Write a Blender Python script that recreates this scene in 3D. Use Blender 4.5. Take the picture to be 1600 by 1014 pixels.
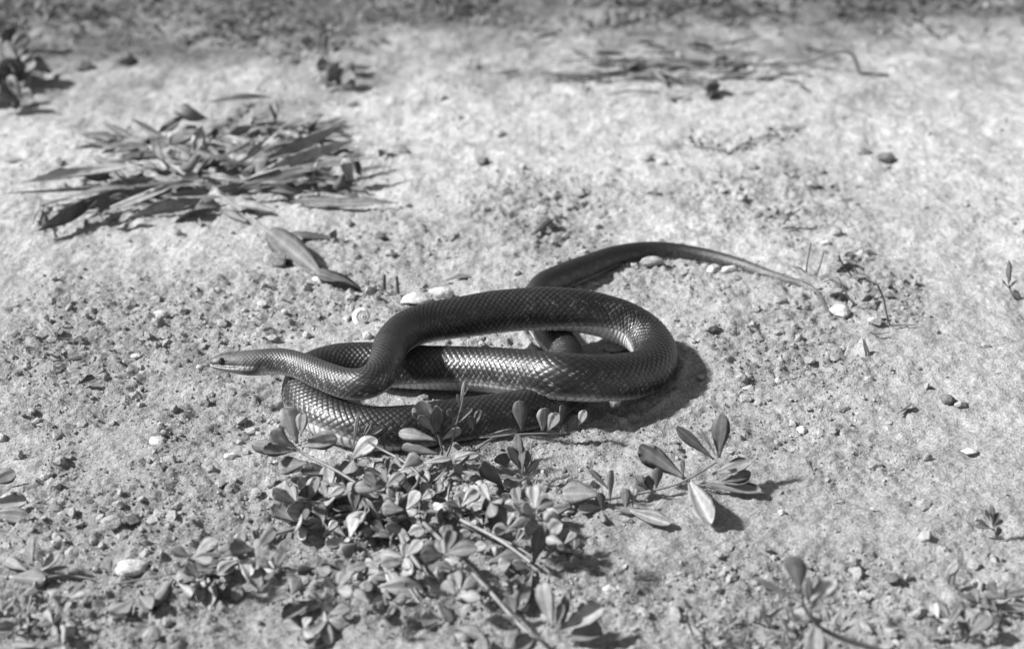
import bpy, math, random
import numpy as np
from mathutils import Vector, Matrix
R = math.radians
random.seed(7)
rng = np.random.default_rng(7)
for o in list(bpy.data.objects): bpy.data.objects.remove(o)
scn = bpy.context.scene
col = scn.collection

# ------------------------------------------------------------------ camera, sky, sun, exposure
CAM_H, PITCH, LENS = 0.50, R(27.0), 55.0
FPX = 1600 * LENS / 36.0
cam_d = bpy.data.cameras.new('camera'); cam = bpy.data.objects.new('camera', cam_d); col.objects.link(cam)
cam.location = (0, 0, CAM_H); cam.rotation_euler = (math.pi / 2 - PITCH, 0, 0)
cam_d.lens = LENS; cam_d.sensor_width = 36.0; cam_d.clip_start = 0.02; cam_d.clip_end = 400
cam_d.dof.use_dof = True; cam_d.dof.focus_distance = 0.985; cam_d.dof.aperture_fstop = 6.4
scn.camera = cam

SUN_EL, SUN_AZ = 42.0, 182.0          # azimuth of the sun seen from the ground, degrees from +x towards +y
sdir = Vector((math.cos(R(SUN_EL)) * math.cos(R(SUN_AZ)), math.cos(R(SUN_EL)) * math.sin(R(SUN_AZ)), math.sin(R(SUN_EL))))
w = bpy.data.worlds.new('World'); scn.world = w; w.use_nodes = True
nt = w.node_tree; nt.nodes.clear()
sky = nt.nodes.new('ShaderNodeTexSky'); sky.sky_type = 'NISHITA'; sky.sun_disc = False
sky.sun_elevation = R(SUN_EL); sky.sun_rotation = R(90 - SUN_AZ)
bw = nt.nodes.new('ShaderNodeRGBToBW'); bg = nt.nodes.new('ShaderNodeBackground'); bg.inputs[1].default_value = 0.085
wo = nt.nodes.new('ShaderNodeOutputWorld')
nt.links.new(sky.outputs[0], bw.inputs[0]); nt.links.new(bw.outputs[0], bg.inputs[0]); nt.links.new(bg.outputs[0], wo.inputs[0])
sl = bpy.data.lights.new('sun', 'SUN'); sl.energy = 4.8; sl.angle = R(4.5); sl.color = (1, 1, 1)
so = bpy.data.objects.new('sun', sl); col.objects.link(so); so.location = sdir * 5
so.rotation_euler = sdir.to_track_quat('Z', 'Y').to_euler()
scn.view_settings.view_transform = 'Standard'; scn.view_settings.look = 'None'
scn.view_settings.exposure = 0.76; scn.view_settings.gamma = 1.0; scn.view_settings.use_curve_mapping = False

# ------------------------------------------------------------------ pixel -> place
CP, SP = math.cos(PITCH), math.sin(PITCH)
def ray(px, py):
    a = (px - 800) / FPX; b = -(py - 507) / FPX
    return (a, CP + b * SP, -SP + b * CP)
def G(px, py, z=0.0):                  # point of that pixel at height z over the ground
    d = ray(px, py); t = (z - CAM_H) / d[2]
    return Vector((d[0] * t, d[1] * t, z))
def V(px, py, gy):                     # point of that pixel on the upright plane that stands on ground row gy
    Y = G(800, gy).y; d = ray(px, py); t = Y / d[1]
    return Vector((d[0] * t, Y, CAM_H + d[2] * t))
def pix(x, y, z=0.0):                  # place -> pixel (numpy)
    zc = y * CP - (z - CAM_H) * SP; uc = y * SP + (z - CAM_H) * CP
    return 800 + FPX * x / zc, 507 - FPX * uc / zc
def mpp(py): return G(800, py).length / FPX

# ------------------------------------------------------------------ noise
def pn(x, y, seed=0):
    xi = np.floor(x).astype(np.int64); yi = np.floor(y).astype(np.int64)
    xf = x - xi; yf = y - yi
    def g(ix, iy):
        h = (ix * 374761393 + iy * 668265263 + seed * 1442695041) & 0xffffffff
        h = ((h ^ (h >> 13)) * 1274126177) & 0xffffffff
        h = h ^ (h >> 16)
        a = (h & 0xffff) / 65535.0 * 2 * np.pi
        return np.cos(a), np.sin(a)
    u = xf * xf * xf * (xf * (xf * 6 - 15) + 10); v = yf * yf * yf * (yf * (yf * 6 - 15) + 10)
    def d(dx, dy):
        gx, gy = g(xi + dx, yi + dy); return gx * (xf - dx) + gy * (yf - dy)
    n0 = d(0, 0) + u * (d(1, 0) - d(0, 0)); n1 = d(0, 1) + u * (d(1, 1) - d(0, 1))
    return (n0 + v * (n1 - n0)) * 1.4
def fbm(x, y, f, o=4, seed=0, gain=.5):
    s = 0; a = 1; t = 0
    for k in range(o):
        s = s + a * pn(x * f + 17.3 * k, y * f - 9.1 * k, seed + k); t += a; a *= gain; f *= 2.03
    return s / t
def sm(a, b, x):
    t = np.clip((x - a) / (b - a), 0, 1); return t * t * (3 - 2 * t)

# centre line from tail tip to snout: pixel, height of the centre (mm), radius (mm), roll (deg)
SN = [(1299, 494, 3, 1.0, 0), (1290, 480, 3, 1.5, 0), (1278, 460, 3.5, 2.1, 0), (1255, 446, 4, 2.7, 0), (1225, 437, 4.5, 3.3, 0), (1190, 426, 5, 4.0, 0),
      (1150, 412, 5.5, 4.7, 0), (1100, 400, 6, 5.5, 0), (1050, 393, 7, 6.3, 0), (1005, 393, 7.5, 7.0, 0), (960, 401, 8.5, 7.8, 0),
      (920, 416, 9, 8.8, 0), (880, 432, 9.5, 9.4, 0), (850, 447, 10, 9.8, 0), (838, 468, 9, 10.0, 0), (842, 496, 9.5, 10.2, -14), (860, 522, 10, 10.5, -30),
      (884, 548, 9.5, 10.8, -34), (894, 578, 9.5, 11.0, -20), (886, 606, 10.5, 11.5, 0), (858, 628, 11.5, 12.1, 0), (815, 641, 12.5, 12.6, 0), (760, 650, 12.5, 12.8, 0), (700, 658, 12.5, 13, 0),
      (640, 668, 12.5, 13.2, 8), (580, 670, 12.5, 13.4, 28), (530, 659, 13, 13.5, 42), (490, 637, 13, 13.6, 34), (474, 611, 13, 13.7, 14), (487, 586, 13, 13.8, 0),
      (520, 573, 13, 13.9, 0), (560, 569, 13, 14, 0), (610, 571, 13.5, 14, 0), (650, 574, 13.5, 14, -16), (700, 576, 15, 14.1, -24), (760, 578, 20, 14.2, -24),
      (820, 583, 26.5, 14.3, -18), (880, 589, 31, 14.4, -10), (940, 591, 25, 14.4, 0), (990, 586, 17.5, 14.4, 10), (1018, 573, 14.5, 14.3, 22), (1024, 551, 14, 14.3, 34),
      (1008, 526, 15.5, 14.3, 44), (978, 507, 20, 14.3, 42), (938, 493, 26, 14.3, 30), (890, 485, 31.5, 14.3, 16), (840, 483, 33.5, 14.2, 4), (780, 487, 34, 13.9, 0),
      (720, 496, 34.5, 13.4, 0), (670, 504, 36, 12.6, 0), (634, 516, 38, 11.9, 0), (612, 537, 40, 11.2, 0), (604, 562, 40, 10.7, 0), (594, 584, 39, 10.2, 0),
      (570, 599, 38, 9.7, 0), (540, 599, 36, 9.2, 0), (505, 587, 34, 8.7, 0), (470, 572, 33, 8.3, 6), (440, 565, 33, 8.1, 14), (410, 566, 32, 8.1, 22), (380, 567, 31, 8, 26),
      (352, 567, 30, 8, 26), (329, 567, 29.5, 8, 26)]
def catmull(P, n=24):
    P = np.asarray(P, float); Q = np.vstack([2 * P[0] - P[1], P, 2 * P[-1] - P[-2]]); out = []
    for k in range(1, len(Q) - 2):
        p0, p1, p2, p3 = Q[k - 1:k + 3]
        for u in np.linspace(0, 1, n, endpoint=False):
            out.append(.5 * ((2 * p1) + (p2 - p0) * u + (2 * p0 - 5 * p1 + 4 * p2 - p3) * u * u + (3 * p1 - p0 - 3 * p2 + p3) * u ** 3))
    out.append(P[-1]); return np.array(out)
SNC = catmull([list(G(a, b, z / 1000)) + [r / 1000, ro] for a, b, z, r, ro in SN], 8)
SNC = SNC[SNC[:, 2] < SNC[:, 3] + .006]                  # the stretches that lie on the soil
# crumbly places, read off the photograph as ellipses: (px, py, rx, ry, weight)
ROUGH = [(420, 470, 260, 60, .8), (180, 560, 260, 110, .75), (240, 810, 260, 110, .95), (640, 830, 330, 160, .9),
         (330, 650, 150, 60, .6), (1230, 540, 130, 80, .9), (850, 330, 130, 70, .8), (1200, 320, 140, 70, .75),
         (1320, 460, 120, 60, .8), (960, 420, 140, 50, .6), (1250, 950, 420, 90, .85), (1000, 680, 160, 50, .5),
         (120, 960, 260, 110, .9), (1180, 660, 200, 60, .55), (1330, 730, 110, 40, .5), (1110, 440, 80, 40, .7),
         (600, 385, 140, 50, .55), (1060, 545, 120, 50, .4), (740, 540, 120, 25, .7), (150, 330, 120, 30, .25)]
def rough(x, y):
    px, py = pix(x, y)
    m = np.zeros_like(px)
    wob = fbm(x, y, 16, 3, 31) * .9
    for cx, cy, rx, ry, wt in ROUGH:
        d = np.sqrt(((px - cx) / rx) ** 2 + ((py - cy) / ry) ** 2) + wob
        m = np.maximum(m, wt * (1 - sm(.55, 1.25, d)))
    return np.where((y > .3) & (y < 2.6), m, .2)
def ground_h(x, y):
    m = rough(x, y)
    far = sm(1.25, 1.9, y)
    h = fbm(x, y, 2.2, 3, 3) * .004 + far * fbm(x, y, 3.5, 2, 5) * .016
    h += fbm(x, y, 11, 3, 11) * .0060
    b1 = fbm(x, y, 42, 4, 21, .62); h += b1 * (.0044 + .0026 * m)
    cl = np.abs(fbm(x, y, 75, 2, 41)); h += m * (cl * .0062 - .001)
    cl2 = np.abs(pn(x * 190, y * 190, 51)); h += (.62 + .38 * m) * cl2 * .0034
    h += pn(x * 380, y * 380, 61) * (.0004 + .0008 * m)
    # shallow trampled hollows with crumbly rims
    p = fbm(x, y, 26, 2, 71); h -= m * np.clip(p - .25, 0, 1) * .007
    # the weight of the snake presses a groove and pushes up a crumbly rim
    near = np.where((np.abs(x) < .34) & (y > .75) & (y < 1.35))
    if near[0].size:
        xs, ys = x[near], y[near]; best = np.full(xs.shape, 9.); br = np.full(xs.shape, .01); bz = np.zeros(xs.shape)
        for a_, b_, z_, r_, _ in SNC:
            d = np.hypot(xs - a_, ys - b_); k_ = d < best; best[k_] = d[k_]; br[k_] = r_; bz[k_] = z_
        q_ = best / br; hn = h[near]
        flo = bz - br * .9
        k_ = 1 - sm(.75, 1.05, q_); hn = hn * (1 - k_) + np.minimum(hn, flo) * k_
        hn = hn + np.exp(-((q_ - 1.25) / .25) ** 2) * (.0016 + .0022 * np.abs(fbm(xs, ys, 60, 2, 88)))
        h = h.copy(); h[near] = hn
    return h

# ------------------------------------------------------------------ materials
MAT = {}
def newmat(name):
    m = bpy.data.materials.new(name); m.use_nodes = True; t = m.node_tree
    return m, t, t.nodes['Principled BSDF']
def N(t, k, **kw):
    n = t.nodes.new(k)
    for a, b in kw.items(): setattr(n, a, b)
    return n
def ramp(t, stops):
    r = N(t, 'ShaderNodeValToRGB'); e = r.color_ramp.elements
    while len(e) < len(stops): e.new(.5)
    for k, (p, c) in enumerate(stops):
        e[k].position = p; e[k].color = (c, c, c, 1)
    return r
def noise(t, co, scale, detail=4, rough_=.55):
    n = N(t, 'ShaderNodeTexNoise'); n.inputs['Scale'].default_value = scale; n.inputs['Detail'].default_value = detail
    n.inputs['Roughness'].default_value = rough_; t.links.new(co, n.inputs['Vector']); return n
def mul(t, a, b, mode='MULTIPLY'):
    m = N(t, 'ShaderNodeMath', operation=mode)
    for k, s in enumerate((a, b)):
        if isinstance(s, (int, float)): m.inputs[k].default_value = s
        else: t.links.new(s, m.inputs[k])
    return m.outputs[0]

def soil_mat(name, lo, hi, bump=.5, grain=900, spk=True):
    m, t, b = newmat(name); g = N(t, 'ShaderNodeNewGeometry'); co = g.outputs['Position']
    n1 = noise(t, co, 5, 5); n2 = noise(t, co, 60, 5, .65); n3 = noise(t, co, grain, 3, .7)
    r1 = ramp(t, [(.3, lo), (.7, hi)]); t.links.new(n1.outputs[0], r1.inputs[0])
    r2 = ramp(t, [(.28, .74), (.72, 1.22)]); t.links.new(n2.outputs[0], r2.inputs[0])
    r3 = ramp(t, [(.32, .66), (.68, 1.34)]); t.links.new(n3.outputs[0], r3.inputs[0])
    c = mul(t, mul(t, r1.outputs[0], r2.outputs[0]), r3.outputs[0])
    if spk:                             # mineral grains, pale and dark
        vo = N(t, 'ShaderNodeTexVoronoi'); vo.inputs['Scale'].default_value = 800; t.links.new(co, vo.inputs['Vector'])
        sx = N(t, 'ShaderNodeSeparateColor'); t.links.new(vo.outputs['Color'], sx.inputs[0])
        rv = ramp(t, [(0, .6), (.1, .93), (.94, 1.03), (1, 1.3)]); t.links.new(sx.outputs[0], rv.inputs[0])
        c = mul(t, c, rv.outputs[0])
    if name == 'soil':                  # disturbed crumbly soil is darker than the crust
        at_ = N(t, 'ShaderNodeAttribute'); at_.attribute_name = 'loose'
        nm = noise(t, co, 24, 5, .7); rm = ramp(t, [(.3, .84), (.55, 1.0), (.75, 1.08)]); t.links.new(nm.outputs[0], rm.inputs[0])
        c = mul(t, mul(t, c, rm.outputs[0]), mul(t, 1.06, mul(t, at_.outputs['Fac'], .20), 'SUBTRACT'))
    if name == 'soil':                  # darker soil at the far, weedy end
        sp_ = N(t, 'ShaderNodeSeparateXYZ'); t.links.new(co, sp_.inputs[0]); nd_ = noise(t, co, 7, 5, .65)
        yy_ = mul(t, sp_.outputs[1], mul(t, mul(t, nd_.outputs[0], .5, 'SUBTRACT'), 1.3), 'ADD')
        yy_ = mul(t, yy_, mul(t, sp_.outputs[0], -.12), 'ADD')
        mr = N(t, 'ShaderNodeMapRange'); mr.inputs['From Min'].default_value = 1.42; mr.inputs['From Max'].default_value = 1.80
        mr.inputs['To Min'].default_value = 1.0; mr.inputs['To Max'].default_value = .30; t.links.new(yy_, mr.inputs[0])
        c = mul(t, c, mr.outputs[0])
        m2 = N(t, 'ShaderNodeMapRange'); m2.inputs['From Min'].default_value = .75; m2.inputs['From Max'].default_value = 1.3   # bloom painted into the soil colour: brighter towards the far side
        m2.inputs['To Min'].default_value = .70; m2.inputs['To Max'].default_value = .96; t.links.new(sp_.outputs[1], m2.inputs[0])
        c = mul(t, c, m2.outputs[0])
    t.links.new(c, b.inputs['Base Color'])
    b.inputs['Roughness'].default_value = .95; b.inputs['Specular IOR Level'].default_value = .2
    bp = N(t, 'ShaderNodeBump'); bp.inputs['Strength'].default_value = bump; bp.inputs['Distance'].default_value = .0015
    ad = mul(t, n2.outputs[0], n3.outputs[0], 'ADD'); t.links.new(ad, bp.inputs['Height'])
    t.links.new(bp.outputs[0], b.inputs['Normal'])
    MAT[name] = m
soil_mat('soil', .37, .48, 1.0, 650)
soil_mat('crumb', .28, .44, .8, 1000)
soil_mat('debris', .12, .30, .6)
soil_mat('dark_clod', .10, .2, .6)
soil_mat('pale_stone', .42, .58, .6, 700, False)
soil_mat('white_shell', .62, .74, .15, 300, False)
soil_mat('grey_stone', .26, .42, .5, 900)

def leaf_mat(name, lo, hi, rgh=.42, spec=.45, vein=.16, trans=.12):
    m, t, b = newmat(name)
    oi = N(t, 'ShaderNodeObjectInfo'); tc = N(t, 'ShaderNodeTexCoord')
    r = ramp(t, [(0, lo), (1, hi)]); t.links.new(oi.outputs['Random'], r.inputs[0])
    g = N(t, 'ShaderNodeNewGeometry')
    n = noise(t, g.outputs['Position'], 160, 4); rn = ramp(t, [(.3, .7), (.7, 1.25)]); t.links.new(n.outputs[0], rn.inputs[0])
    n5 = noise(t, g.outputs['Position'], 1100, 2); r5 = ramp(t, [(.3, .85), (.7, 1.15)]); t.links.new(n5.outputs[0], r5.inputs[0])
    # pale midrib along the leaf
    sx = N(t, 'ShaderNodeSeparateXYZ'); t.links.new(tc.outputs['Object'], sx.inputs[0])
    ax = mul(t, sx.outputs[0], 0, 'ABSOLUTE'); rb = ramp(t, [(0, 1 + vein * 3), (.045, 1 + vein), (.09, 1)]); t.links.new(ax, rb.inputs[0])
    c = mul(t, mul(t, mul(t, r.outputs[0], rn.outputs[0]), r5.outputs[0]), rb.outputs[0])
    t.links.new(c, b.inputs['Base Color'])
    b.inputs['Roughness'].default_value = rgh; b.inputs['Specular IOR Level'].default_value = spec
    bp = N(t, 'ShaderNodeBump'); bp.inputs['Strength'].default_value = .35; bp.inputs['Distance'].default_value = .0006
    t.links.new(n.outputs[0], bp.inputs['Height']); t.links.new(bp.outputs[0], b.inputs['Normal'])
    tr = N(t, 'ShaderNodeBsdfTranslucent'); t.links.new(c, tr.inputs[0])
    mx = N(t, 'ShaderNodeMixShader'); mx.inputs[0].default_value = trans
    out = t.nodes['Material Output']
    t.links.new(b.outputs[0], mx.inputs[1]); t.links.new(tr.outputs[0], mx.inputs[2]); t.links.new(mx.outputs[0], out.inputs[0])
    MAT[name] = m
leaf_mat('fresh_leaf', .17, .31, .55, .35)
leaf_mat('dark_leaf', .09, .19, .55, .35)
leaf_mat('dry_leaf', .12, .34, .6, .3)
leaf_mat('pale_leaf', .27, .40, .5, .4)
leaf_mat('stem', .14, .24, .45, .45, 0, 0)
leaf_mat('dark_stem', .05, .09, .5, .4, 0, 0)

def snake_mat():
    m, t, b = newmat('snake_scales')
    at = N(t, 'ShaderNodeAttribute'); at.attribute_name = 'tone'
    g = N(t, 'ShaderNodeNewGeometry'); n = noise(t, g.outputs['Position'], 300, 3)
    rn = ramp(t, [(.3, .8), (.7, 1.2)]); t.links.new(n.outputs[0], rn.inputs[0])
    n9 = noise(t, g.outputs['Position'], 55, 5, .7); r9 = ramp(t, [(.35, .34), (.7, .52)]); t.links.new(n9.outputs[0], r9.inputs[0])
    ah = N(t, 'ShaderNodeAttribute'); ah.attribute_name = 'head'
    t.links.new(mul(t, r9.outputs[0], mul(t, ah.outputs['Fac'], .2), 'ADD'), b.inputs['Roughness'])           # dull, dusty patches
    nd = noise(t, g.outputs['Position'], 700, 2, .6); rd = ramp(t, [(.66, 0), (.76, .09)]); t.links.new(nd.outputs[0], rd.inputs[0])
    t.links.new(mul(t, mul(t, at.outputs['Fac'], rn.outputs[0]), rd.outputs[0], 'ADD'), b.inputs['Base Color'])
    b.inputs['Roughness'].default_value = .40; b.inputs['Specular IOR Level'].default_value = .7
    MAT['snake'] = m
    m, t, b = newmat('snake_eye'); b.inputs['Base Color'].default_value = (.008, .008, .008, 1); b.inputs['Roughness'].default_value = .08
    MAT['eye'] = m
    m, t, b = newmat('snake_tongue'); b.inputs['Base Color'].default_value = (.03, .03, .03, 1); b.inputs['Roughness'].default_value = .3
    MAT['tongue'] = m
snake_mat()

# ------------------------------------------------------------------ mesh and object helpers
def mesh_np(name, verts, quads=None, tris=None, smooth=True):
    me = bpy.data.meshes.new(name)
    verts = np.asarray(verts, np.float32)
    fs = []; tot = []
    if quads is not None and len(quads): fs.append(np.asarray(quads, np.int32).ravel()); tot.append(np.full(len(quads), 4, np.int32))
    if tris is not None and len(tris): fs.append(np.asarray(tris, np.int32).ravel()); tot.append(np.full(len(tris), 3, np.int32))
    li = np.concatenate(fs); lt = np.concatenate(tot)
    me.vertices.add(len(verts)); me.vertices.foreach_set('co', verts.ravel())
    me.loops.add(len(li)); me.loops.foreach_set('vertex_index', li)
    me.polygons.add(len(lt)); ls = np.concatenate([[0], np.cumsum(lt)[:-1]]).astype(np.int32)
    me.polygons.foreach_set('loop_start', ls); me.polygons.foreach_set('loop_total', lt)
    me.polygons.foreach_set('use_smooth', np.full(len(lt), smooth))
    me.update(calc_edges=True); me.validate()
    return me
def add(name, me, mat=None, parent=None, loc=None, label=None, cat=None, group=None, kind=None):
    o = bpy.data.objects.new(name, me); col.objects.link(o)
    if mat and me and not me.materials: me.materials.append(MAT[mat])
    if loc is not None: o.location = loc
    if parent: o.parent = parent
    for k, v in (('label', label), ('category', cat), ('group', group), ('kind', kind)):
        if v: o[k] = v
    return o
def grid_quads(nr, nc, wrap=False):
    i = np.arange(nr - 1)[:, None]; j = np.arange(nc if wrap else nc - 1)[None, :]
    j2 = (j + 1) % nc
    return np.stack([i * nc + j, i * nc + j2, (i + 1) * nc + j2, (i + 1) * nc + j], -1).reshape(-1, 4)

# ------------------------------------------------------------------ ground
def axis_x():
    a = list(np.arange(-.42, .4201, .0017)); s = .0017; x = a[-1]; ext = []
    while x < 90:
        s = s * (1.012 if x < .8 else 1.12); x += s; ext.append(x)
    return np.array([-e for e in reversed(ext)] + a + ext)
def axis_y():
    y = .56; a = []
    while y < 2.0:
        a.append(y); y += max(.0009, (y * y + .25) / (CAM_H * FPX * .64) * 1.0)
    s = a[-1] - a[-2]; ext = []; x = a[-1]
    while x < 150: s *= 1.10; x += s; ext.append(x)
    s = .0012; x = a[0]; pre = []
    while x > -60: s *= 1.14; x -= s; pre.append(x)
    return np.array(list(reversed(pre)) + a + ext)
gx, gy = axis_x(), axis_y()
XX, YY = np.meshgrid(gx, gy)
ZZ = ground_h(XX, YY)
gm = mesh_np('ground', np.stack([XX, YY, ZZ], -1).reshape(-1, 3), grid_quads(len(gy), len(gx)))
at = gm.attributes.new('loose', 'FLOAT', 'POINT'); at.data.foreach_set('value', rough(XX, YY).ravel().astype(np.float32))
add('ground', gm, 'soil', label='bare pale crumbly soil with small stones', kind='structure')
def gz(x, y):
    i = int(np.clip(np.searchsorted(gx, x), 1, len(gx) - 1)); j = int(np.clip(np.searchsorted(gy, y), 1, len(gy) - 1))
    return float(max(ZZ[j, i], ZZ[j - 1, i - 1], ZZ[j, i - 1], ZZ[j - 1, i]))
def gzv(x, y):
    i = np.clip(np.searchsorted(gx, x), 1, len(gx) - 1); j = np.clip(np.searchsorted(gy, y), 1, len(gy) - 1)
    return ZZ[j, i]

# ------------------------------------------------------------------ snake
def build_snake():
    ctl = [list(G(a, b, z / 1000)) + [r / 1000, ro] for a, b, z, r, ro in SN]
    c = catmull(ctl)
    for _ in range(6): c[1:-1, :] = .25 * c[:-2, :] + .5 * c[1:-1, :] + .25 * c[2:, :]
    s = np.concatenate([[0], np.cumsum(np.linalg.norm(np.diff(c[:, :3], axis=0), axis=1))])
    Ltot = s[-1]
    # scale count along the body, then rings at even scale phase
    sf = np.linspace(0, Ltot, 20000); rf = np.interp(sf, s, c[:, 3])
    vf = np.concatenate([[0], np.cumsum(np.diff(sf) / (.31 * np.maximum(rf[1:], .0075)))])
    RPS = 7
    v = np.arange(0, vf[-1], 1 / RPS)
    ss = np.interp(v, vf, sf)
    # extra rings at the snout
    tail_end = Ltot - np.array([.0022, .0016, .0011, .0007, .0004, .00018, .00004])
    ss = np.concatenate([ss[ss < Ltot - .003], tail_end]); v = np.interp(ss, sf, vf)
    C = np.stack([np.interp(ss, s, c[:, k]) for k in range(5)], 1)
    C[:, 3] *= 1 + .022 * fbm(ss * 1.0, ss * .3, 38, 2, 6)       # muscle under the skin
    P = C[:, :3]; r = C[:, 3]; roll = np.radians(C[:, 4])
    T = np.gradient(P, ss, axis=0); T /= np.linalg.norm(T, axis=1)[:, None]
    Ts = T.copy()
    for _ in range(12): Ts[1:-1] = .25 * Ts[:-2] + .5 * Ts[1:-1] + .25 * Ts[2:]
    T = Ts / np.linalg.norm(Ts, axis=1)[:, None]
    up = np.array([0, 0, 1.0]); U = up - T * (T @ up)[:, None]; U /= np.linalg.norm(U, axis=1)[:, None]
    S = np.cross(T, U)
    Ur = U * np.cos(roll)[:, None] + S * np.sin(roll)[:, None]; Sr = S * np.cos(roll)[:, None] - U * np.sin(roll)[:, None]
    U, S = Ur, Sr
    q = (Ltot - ss) * 1000                                   # mm from the snout
    qk = [0, .05, .5, 1.2, 3, 7, 12, 18, 24, 30, 38, 50]
    hw = np.interp(q, qk, [0.1, 1.3, 3.0, 4.0, 5.2, 6.3, 7.6, 9.0, 9.7, 9.3, 8.4, 8]) / 1000
    ht = np.interp(q, qk, [0.1, .9, 2.4, 3.3, 4.6, 6.0, 6.9, 7.4, 7.8, 8.1, 8.2, 8]) / 1000
    hb = np.interp(q, qk, [0.1, .9, 2.2, 3.0, 3.9, 4.9, 5.9, 7.0, 7.8, 8.0, 8.0, 8]) / 1000
    k = sm(38, 55, q)
    W = hw * (1 - k) + r * .97 * k; HT = ht * (1 - k) + r * 1.02 * k; HB = hb * (1 - k) + r * .97 * k
    # tail end closes to a point
    tp = np.clip(ss / .004, .05, 1); W *= tp; HT *= tp; HB *= tp
    nd = 134; nb = 26; lim = R(122)
    ph = np.concatenate([np.linspace(-lim, lim, nd), np.linspace(lim, 2 * math.pi - lim, nb + 2)[1:-1]])
    phw = np.where(ph > math.pi, ph - 2 * math.pi, ph); dor = np.abs(phw) <= lim + 1e-6
    cp, sp = np.cos(phw), np.sin(phw)
    fl = np.where(cp < 0, np.sign(cp) * np.abs(cp) ** .85, cp)   # fuller flank, flattish belly
    # scale relief
    u = phw / lim * 12.5; uu = u[None, :]; vv = v[:, None]
    a = vv + uu / 2; b = vv - uu / 2
    fa = a - np.round(a); fb = b - np.round(b)
    e = .5 - np.maximum(np.abs(fa), np.abs(fb))
    pil = sm(0, .2, e) * .75 + np.clip(-(fa + fb), -.5, .9) * .38 * sm(0, .1, e)
    fv = vv - np.floor(vv); ven = sm(0, .2, fv) * (1 - .8 * fv) * 1.1
    ven = np.broadcast_to(ven, pil.shape)
    h = np.where(dor[None, :], pil, ven)
    bodyk = sm(15, 26, q) * sm(0, .02, ss)
    headrelief = fbm(np.broadcast_to(q[:, None], h.shape) * .2, np.broadcast_to(phw[None, :], h.shape) * 2, 1.2, 2, 5) * .4
    amp = (.036 * np.maximum(r, .0085))[:, None]
    disp = h * amp * bodyk[:, None] + headrelief * .0004 * (1 - bodyk[:, None])
    # mouth line and brow on the head
    aph = np.degrees(np.abs(phw))[None, :]; qq = q[:, None]
    mouthline = 109 + 5 * np.sin(qq / 19 * 3)
    mouth = np.exp(-((aph - mouthline) / 3.2) ** 2) * sm(.4, 1.5, qq) * (1 - sm(19, 22, qq))
    brow = np.exp(-((aph - 70) / 9) ** 2) * np.exp(-((qq - 10) / 3.6) ** 2)
    disp = disp - mouth * .00055 + brow * .0006
    rad = lambda A: A[:, None]
    yy = np.where(cp[None, :] >= 0, rad(HT) * fl[None, :], rad(HB) * fl[None, :])
    xx = rad(W) * (np.sign(sp) * np.abs(sp) ** .93)[None, :] * (1 - .05 * np.clip(cp, 0, 1))[None, :]
    nrm = np.sqrt(xx ** 2 + yy ** 2) + 1e-9
    xx = xx * (1 + disp / np.maximum(nrm, .0006)); yy = yy * (1 + disp / np.maximum(nrm, .0006))
    co = P[:, None, :] + S[:, None, :] * xx[:, :, None] + U[:, None, :] * yy[:, :, None]
    # tone
    dark = .013 + .013 * sm(75, 110, aph)
    edge = (1 - sm(.02, .13, e))
    cellr = pn(np.round(a) * 3.7 + .3, np.round(b) * 5.1 + .7, 9)
    fleck = (cellr > .2) * sm(.02, .06, e) * (1 - sm(.08, .14, e)) * (np.abs(fa) > np.abs(fb)) * sm(40, 65, aph) * .32
    tone = np.broadcast_to(dark, h.shape) * (1 + .25 * cellr) * (1 - .8 * edge) + fleck
    neck = 1 - sm(40, 190, q); tone = tone * (1 + 2.6 * neck[:, None])  # paler neck, with its glints painted into the tone
    tail = (1 - sm(.05, .17, ss))[:, None]; tone = tone + tail * (.13 * (1 - .9 * edge) * np.clip(.7 + .9 * cellr, .05, 1.6) + .01)
    fl_lat = sm(104, 122, aph) * (.6 + .4 * pn(a * .9, b * .9, 4))
    tone = tone + np.where(dor[None, :], fl_lat * .34 * (1 - .7 * edge), 0)
    belly = .60 * (.4 + .6 * sm(.0, .22, fv))
    tone = np.where(dor[None, :], tone, np.broadcast_to(belly, tone.shape))
    hd = (1 - sm(26, 40, q))[:, None]
    plate = np.maximum(np.exp(-((qq - 7.5 - aph * .02) / .45) ** 2), np.maximum(np.exp(-((qq - 13.5 - aph * .03) / .45) ** 2), np.exp(-((qq - 20 + aph * .05) / .5) ** 2))) * (aph < 72)
    plate = np.maximum(plate, np.exp(-((aph - 34) / 4) ** 2) * sm(6, 8, qq) * (1 - sm(15, 18, qq)))
    plate = np.maximum(plate, np.exp(-(aph / 3.5) ** 2) * sm(13, 14, qq) * (1 - sm(19, 21, qq)))
    head = (.06 + .02 * headrelief) * (1 - .8 * plate)
    head = np.where(aph > 99, .55, head)
    head = np.where(aph > 124, .28, head)
    stripe = sm(72, 77, aph) * (1 - sm(98, 101, aph)) * sm(.5, 1.5, qq) * (1 - sm(18, 22, qq))
    head = head * (1 - stripe) + .008 * stripe
    head = head * (1 - .85 * np.clip(mouth, 0, 1))
    lab = (np.abs(((qq / 3.1) % 1) - .5) > .40) & (aph > 96) & (aph < 122)
    head = np.where(lab, head * .45, head)
    tone = tone * (1 - hd) + head * hd
    spot = np.exp(-((qq - 33.5 - (95 - aph) * .09) / 3.2) ** 2) * sm(58, 74, aph) * (1 - sm(125, 140, aph))
    jaw = np.exp(-((qq - 27) / 7) ** 2) * sm(112, 126, aph)
    tone = tone * (1 - .88 * spot) ; tone = tone * (1 - .8 * jaw)
    nr, nc = co.shape[:2]
    verts = np.vstack([co.reshape(-1, 3), P[:1], P[-1:] + T[-1:] * .00002])
    quads = grid_quads(nr, nc, True)
    j = np.arange(nc); j2 = (j + 1) % nc
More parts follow.
